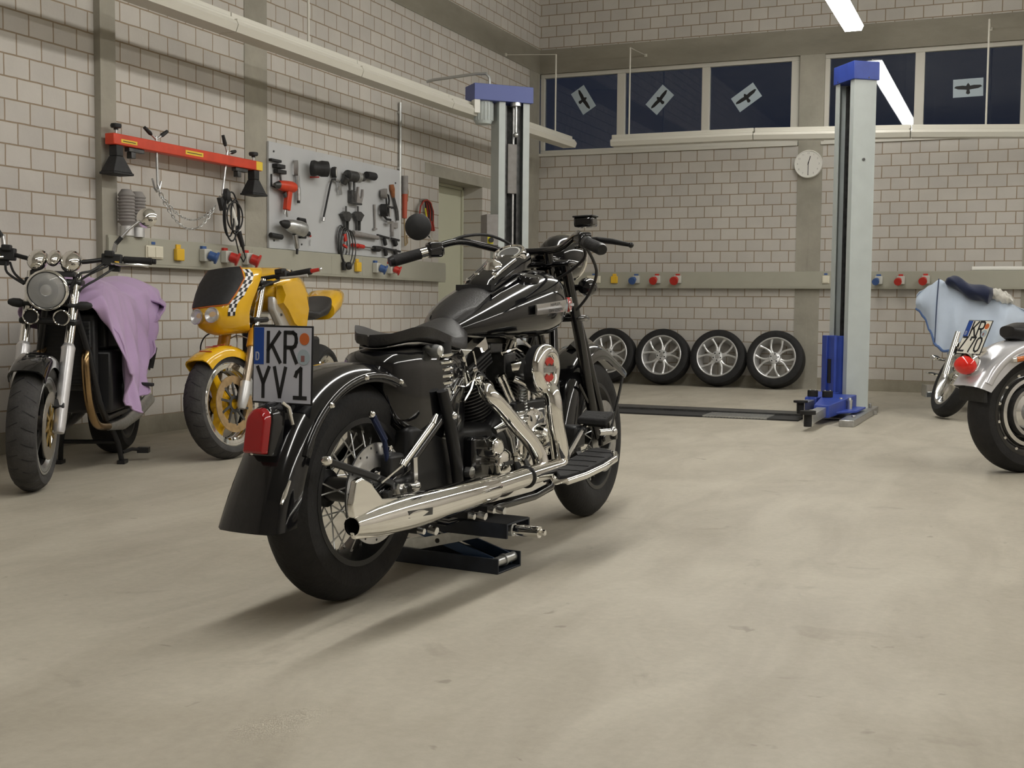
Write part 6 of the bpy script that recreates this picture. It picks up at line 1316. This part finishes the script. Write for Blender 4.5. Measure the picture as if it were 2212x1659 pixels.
g = G(); g.tube([(.95, -.33, .96), (1.02, -.22, .96), (1.08, -.08, .93), (1.08, .08, .93), (1.02, .16, .92), (.95, .22, .90)], .013, 12); obj('handlebar', g, chrome, cb_)
g = G(); g.lathe([(0, -.13), (.15, -.13), (.16, .1), (.15, .13), (0, .13)], (.75, 0, .37), (0, 1, 0), 32); g.bb((.35, -.13, .26), (.7, .13, .6)); obj('engine', g, blacksatin, cb_, bevel=.01)
g = G(); g.loft([tank_ring(*q) for q in ((.5, .08, .72, .80), (.7, .14, .72, .88), (.95, .16, .74, .95), (1.1, .1, .8, .93))]); obj('fuel_tank', g, blackpaint, cb_, smooth=60)
g = G(); g.loft([tank_ring(*q) for q in ((-.3, .08, .70, .76), (-.1, .14, .68, .80), (.25, .15, .66, .76), (.5, .1, .68, .8))]); obj('seat', g, leather, cb_, smooth=60)
obj('rear_fender', fender_g((0, 0, .31), .35, .09, .06, radians(-90), radians(60), 24), blackpaint, cb_, smooth=50)
obj('front_fender', fender_g((1.60, 0, .31), .34, .075, .06, radians(-60), radians(-5), 16, T=SC), chrome, cb_, smooth=50)
g = G(); g.tube([(.6, .14, .2), (.5, .30, .09)], .012, 10); obj('side_stand', g, blacksatin, cb_)
# pale blue sheet (hangs from handlebar and tank)
cs = thing('dust_sheet', 'pale blue cloth draped over the motorcycle behind the silver one', 'cloth', (4.935, -1.44, 0), radians(-97))
tt_ = [(-.40, .95), (-.325, 1.03), (-.24, 1.075), (-.165, 1.125), (-.10, 1.085), (-.03, 1.075), (.03, 1.03), (.09, .985), (.16, .965), (.26, .962), (.38, .93), (.50, .885), (.56, .80)]
tb_ = [(-.40, .90), (-.33, .86), (-.28, .80), (-.22, .69), (-.15, .57), (-.09, .525), (.0, .535), (.08, .56), (.2, .52), (.35, .55), (.5, .66), (.56, .74)]
def cpt(u, v):
    y = -.36+.90*u; T = lerpt(tt_, y); Bm = lerpt(tb_, y)
    if v < .45:
        t = v/.45; x = -.35+1.50*t; dip = .14*sin(pi*min(1, t*1.02))**1.2*(1-.4*t); z = T-.15*(1-t)-dip*.6; 
        e = abs((y-.09)/.46); z -= .22*max(0, e-.55)*(1-t)*2.2
        return V((x, y*(.72+.28*t)+.03*(1-t), z+.0))
    t = (v-.45)/.55; z = T+(Bm-T)*t
    x = 1.15+.10*sin(pi*min(1, t*1.4)*.5)+.03*sin(y*17+t*3)*t+.018*sin(y*39+1.5*t)*t+.03*sin((y+.1)*7)*t
    x -= .16*max(0, abs(y-.08)-.30)/.2
    return V((x, y+.04*t*(-.1-y), z))
g = G(); g.sheet(cpt, 56, 52); obj('cloth', g, paleblue, cs, smooth=180, solid=.006, sub=1)
g = G(); g.tube([cpt(i/56, 1) for i in range(0, 26)], .012, 8); obj('blue_hem', g, mat('hem_blue', (.10, .17, .36), .8), cs)
g = G(); g.tube([cpt(.215+.0*t, .45+.55*t/14)+V((.006, 0, 0)) for t in range(15)], .005, 8); obj('seam', g, mat('seam_navy', (.06, .08, .14), .8), cs)
# folded navy garment and clear bag lying on the sheet
def blob(fn, m, nm, par, nu=26, nv=18, **k):
    g = G(); g.loft([[fn(i/nu, 2*pi*j/nv) for j in range(nv)] for i in range(nu+1)]); return obj(nm, g, m, par, smooth=70, **k)
def nv_(u, a):
    y = -.105+.37*u; zc = 1.115-.115*u+.012*sin(9*u); r = .040*min(1, (u/.06+.05)**.5)*min(1, ((1-u)/.04+.05)**.5)*(1+.9*u)
    return V((1.17+.11*cos(a)*(r/.05+.25)*.7, y+.015*sin(a), zc-.035*u+r*sin(a)*.95+.008*sin(a*3+u*14)))
tag(blob(nv_, navy, 'folded_jacket', None, sub=1), 'dark navy garment lying on top of the pale blue sheet', 'clothing')
jk2 = bpy.data.objects['folded_jacket']; jk2.location = (4.935, -1.44, 0); jk2.rotation_euler = (0, 0, radians(-97))
def fm_(u, a):
    y = .225+.20*u; r = .050*sin(pi*min(.98, u*.9+.08))**.6
    return V((1.14+.07*cos(a), y, 1.015-.07*u+r*sin(a)*1.1+.006*sin(a*5+u*17)+.006*sin(u*31)))
o = blob(fm_, film, 'plastic_bag', None, sub=1); tag(o, 'crumpled clear plastic bag beside the navy garment on the sheet', 'bag'); o.location = (4.935, -1.44, 0); o.rotation_euler = (0, 0, radians(-97))
# steel step by the back wall
t = thing('metal_step', 'low polished metal wedge on the floor by the back wall, left of the covered motorcycle', 'step', (4.62, -.50, 0), radians(12))
g = G(); g.loft([[V((x, y, z)) for y, z in ((-.14, 0), (.14, 0), (.14, .10), (.10, .115), (-.12, .055))] for x in (-.22, .3)]); obj('wedge', g, polished, t, bevel=.004); g = G(); g.bb((-.225, -.15, 0), (-.215, .15, .12)); obj('end_plate', g, zinc, t)
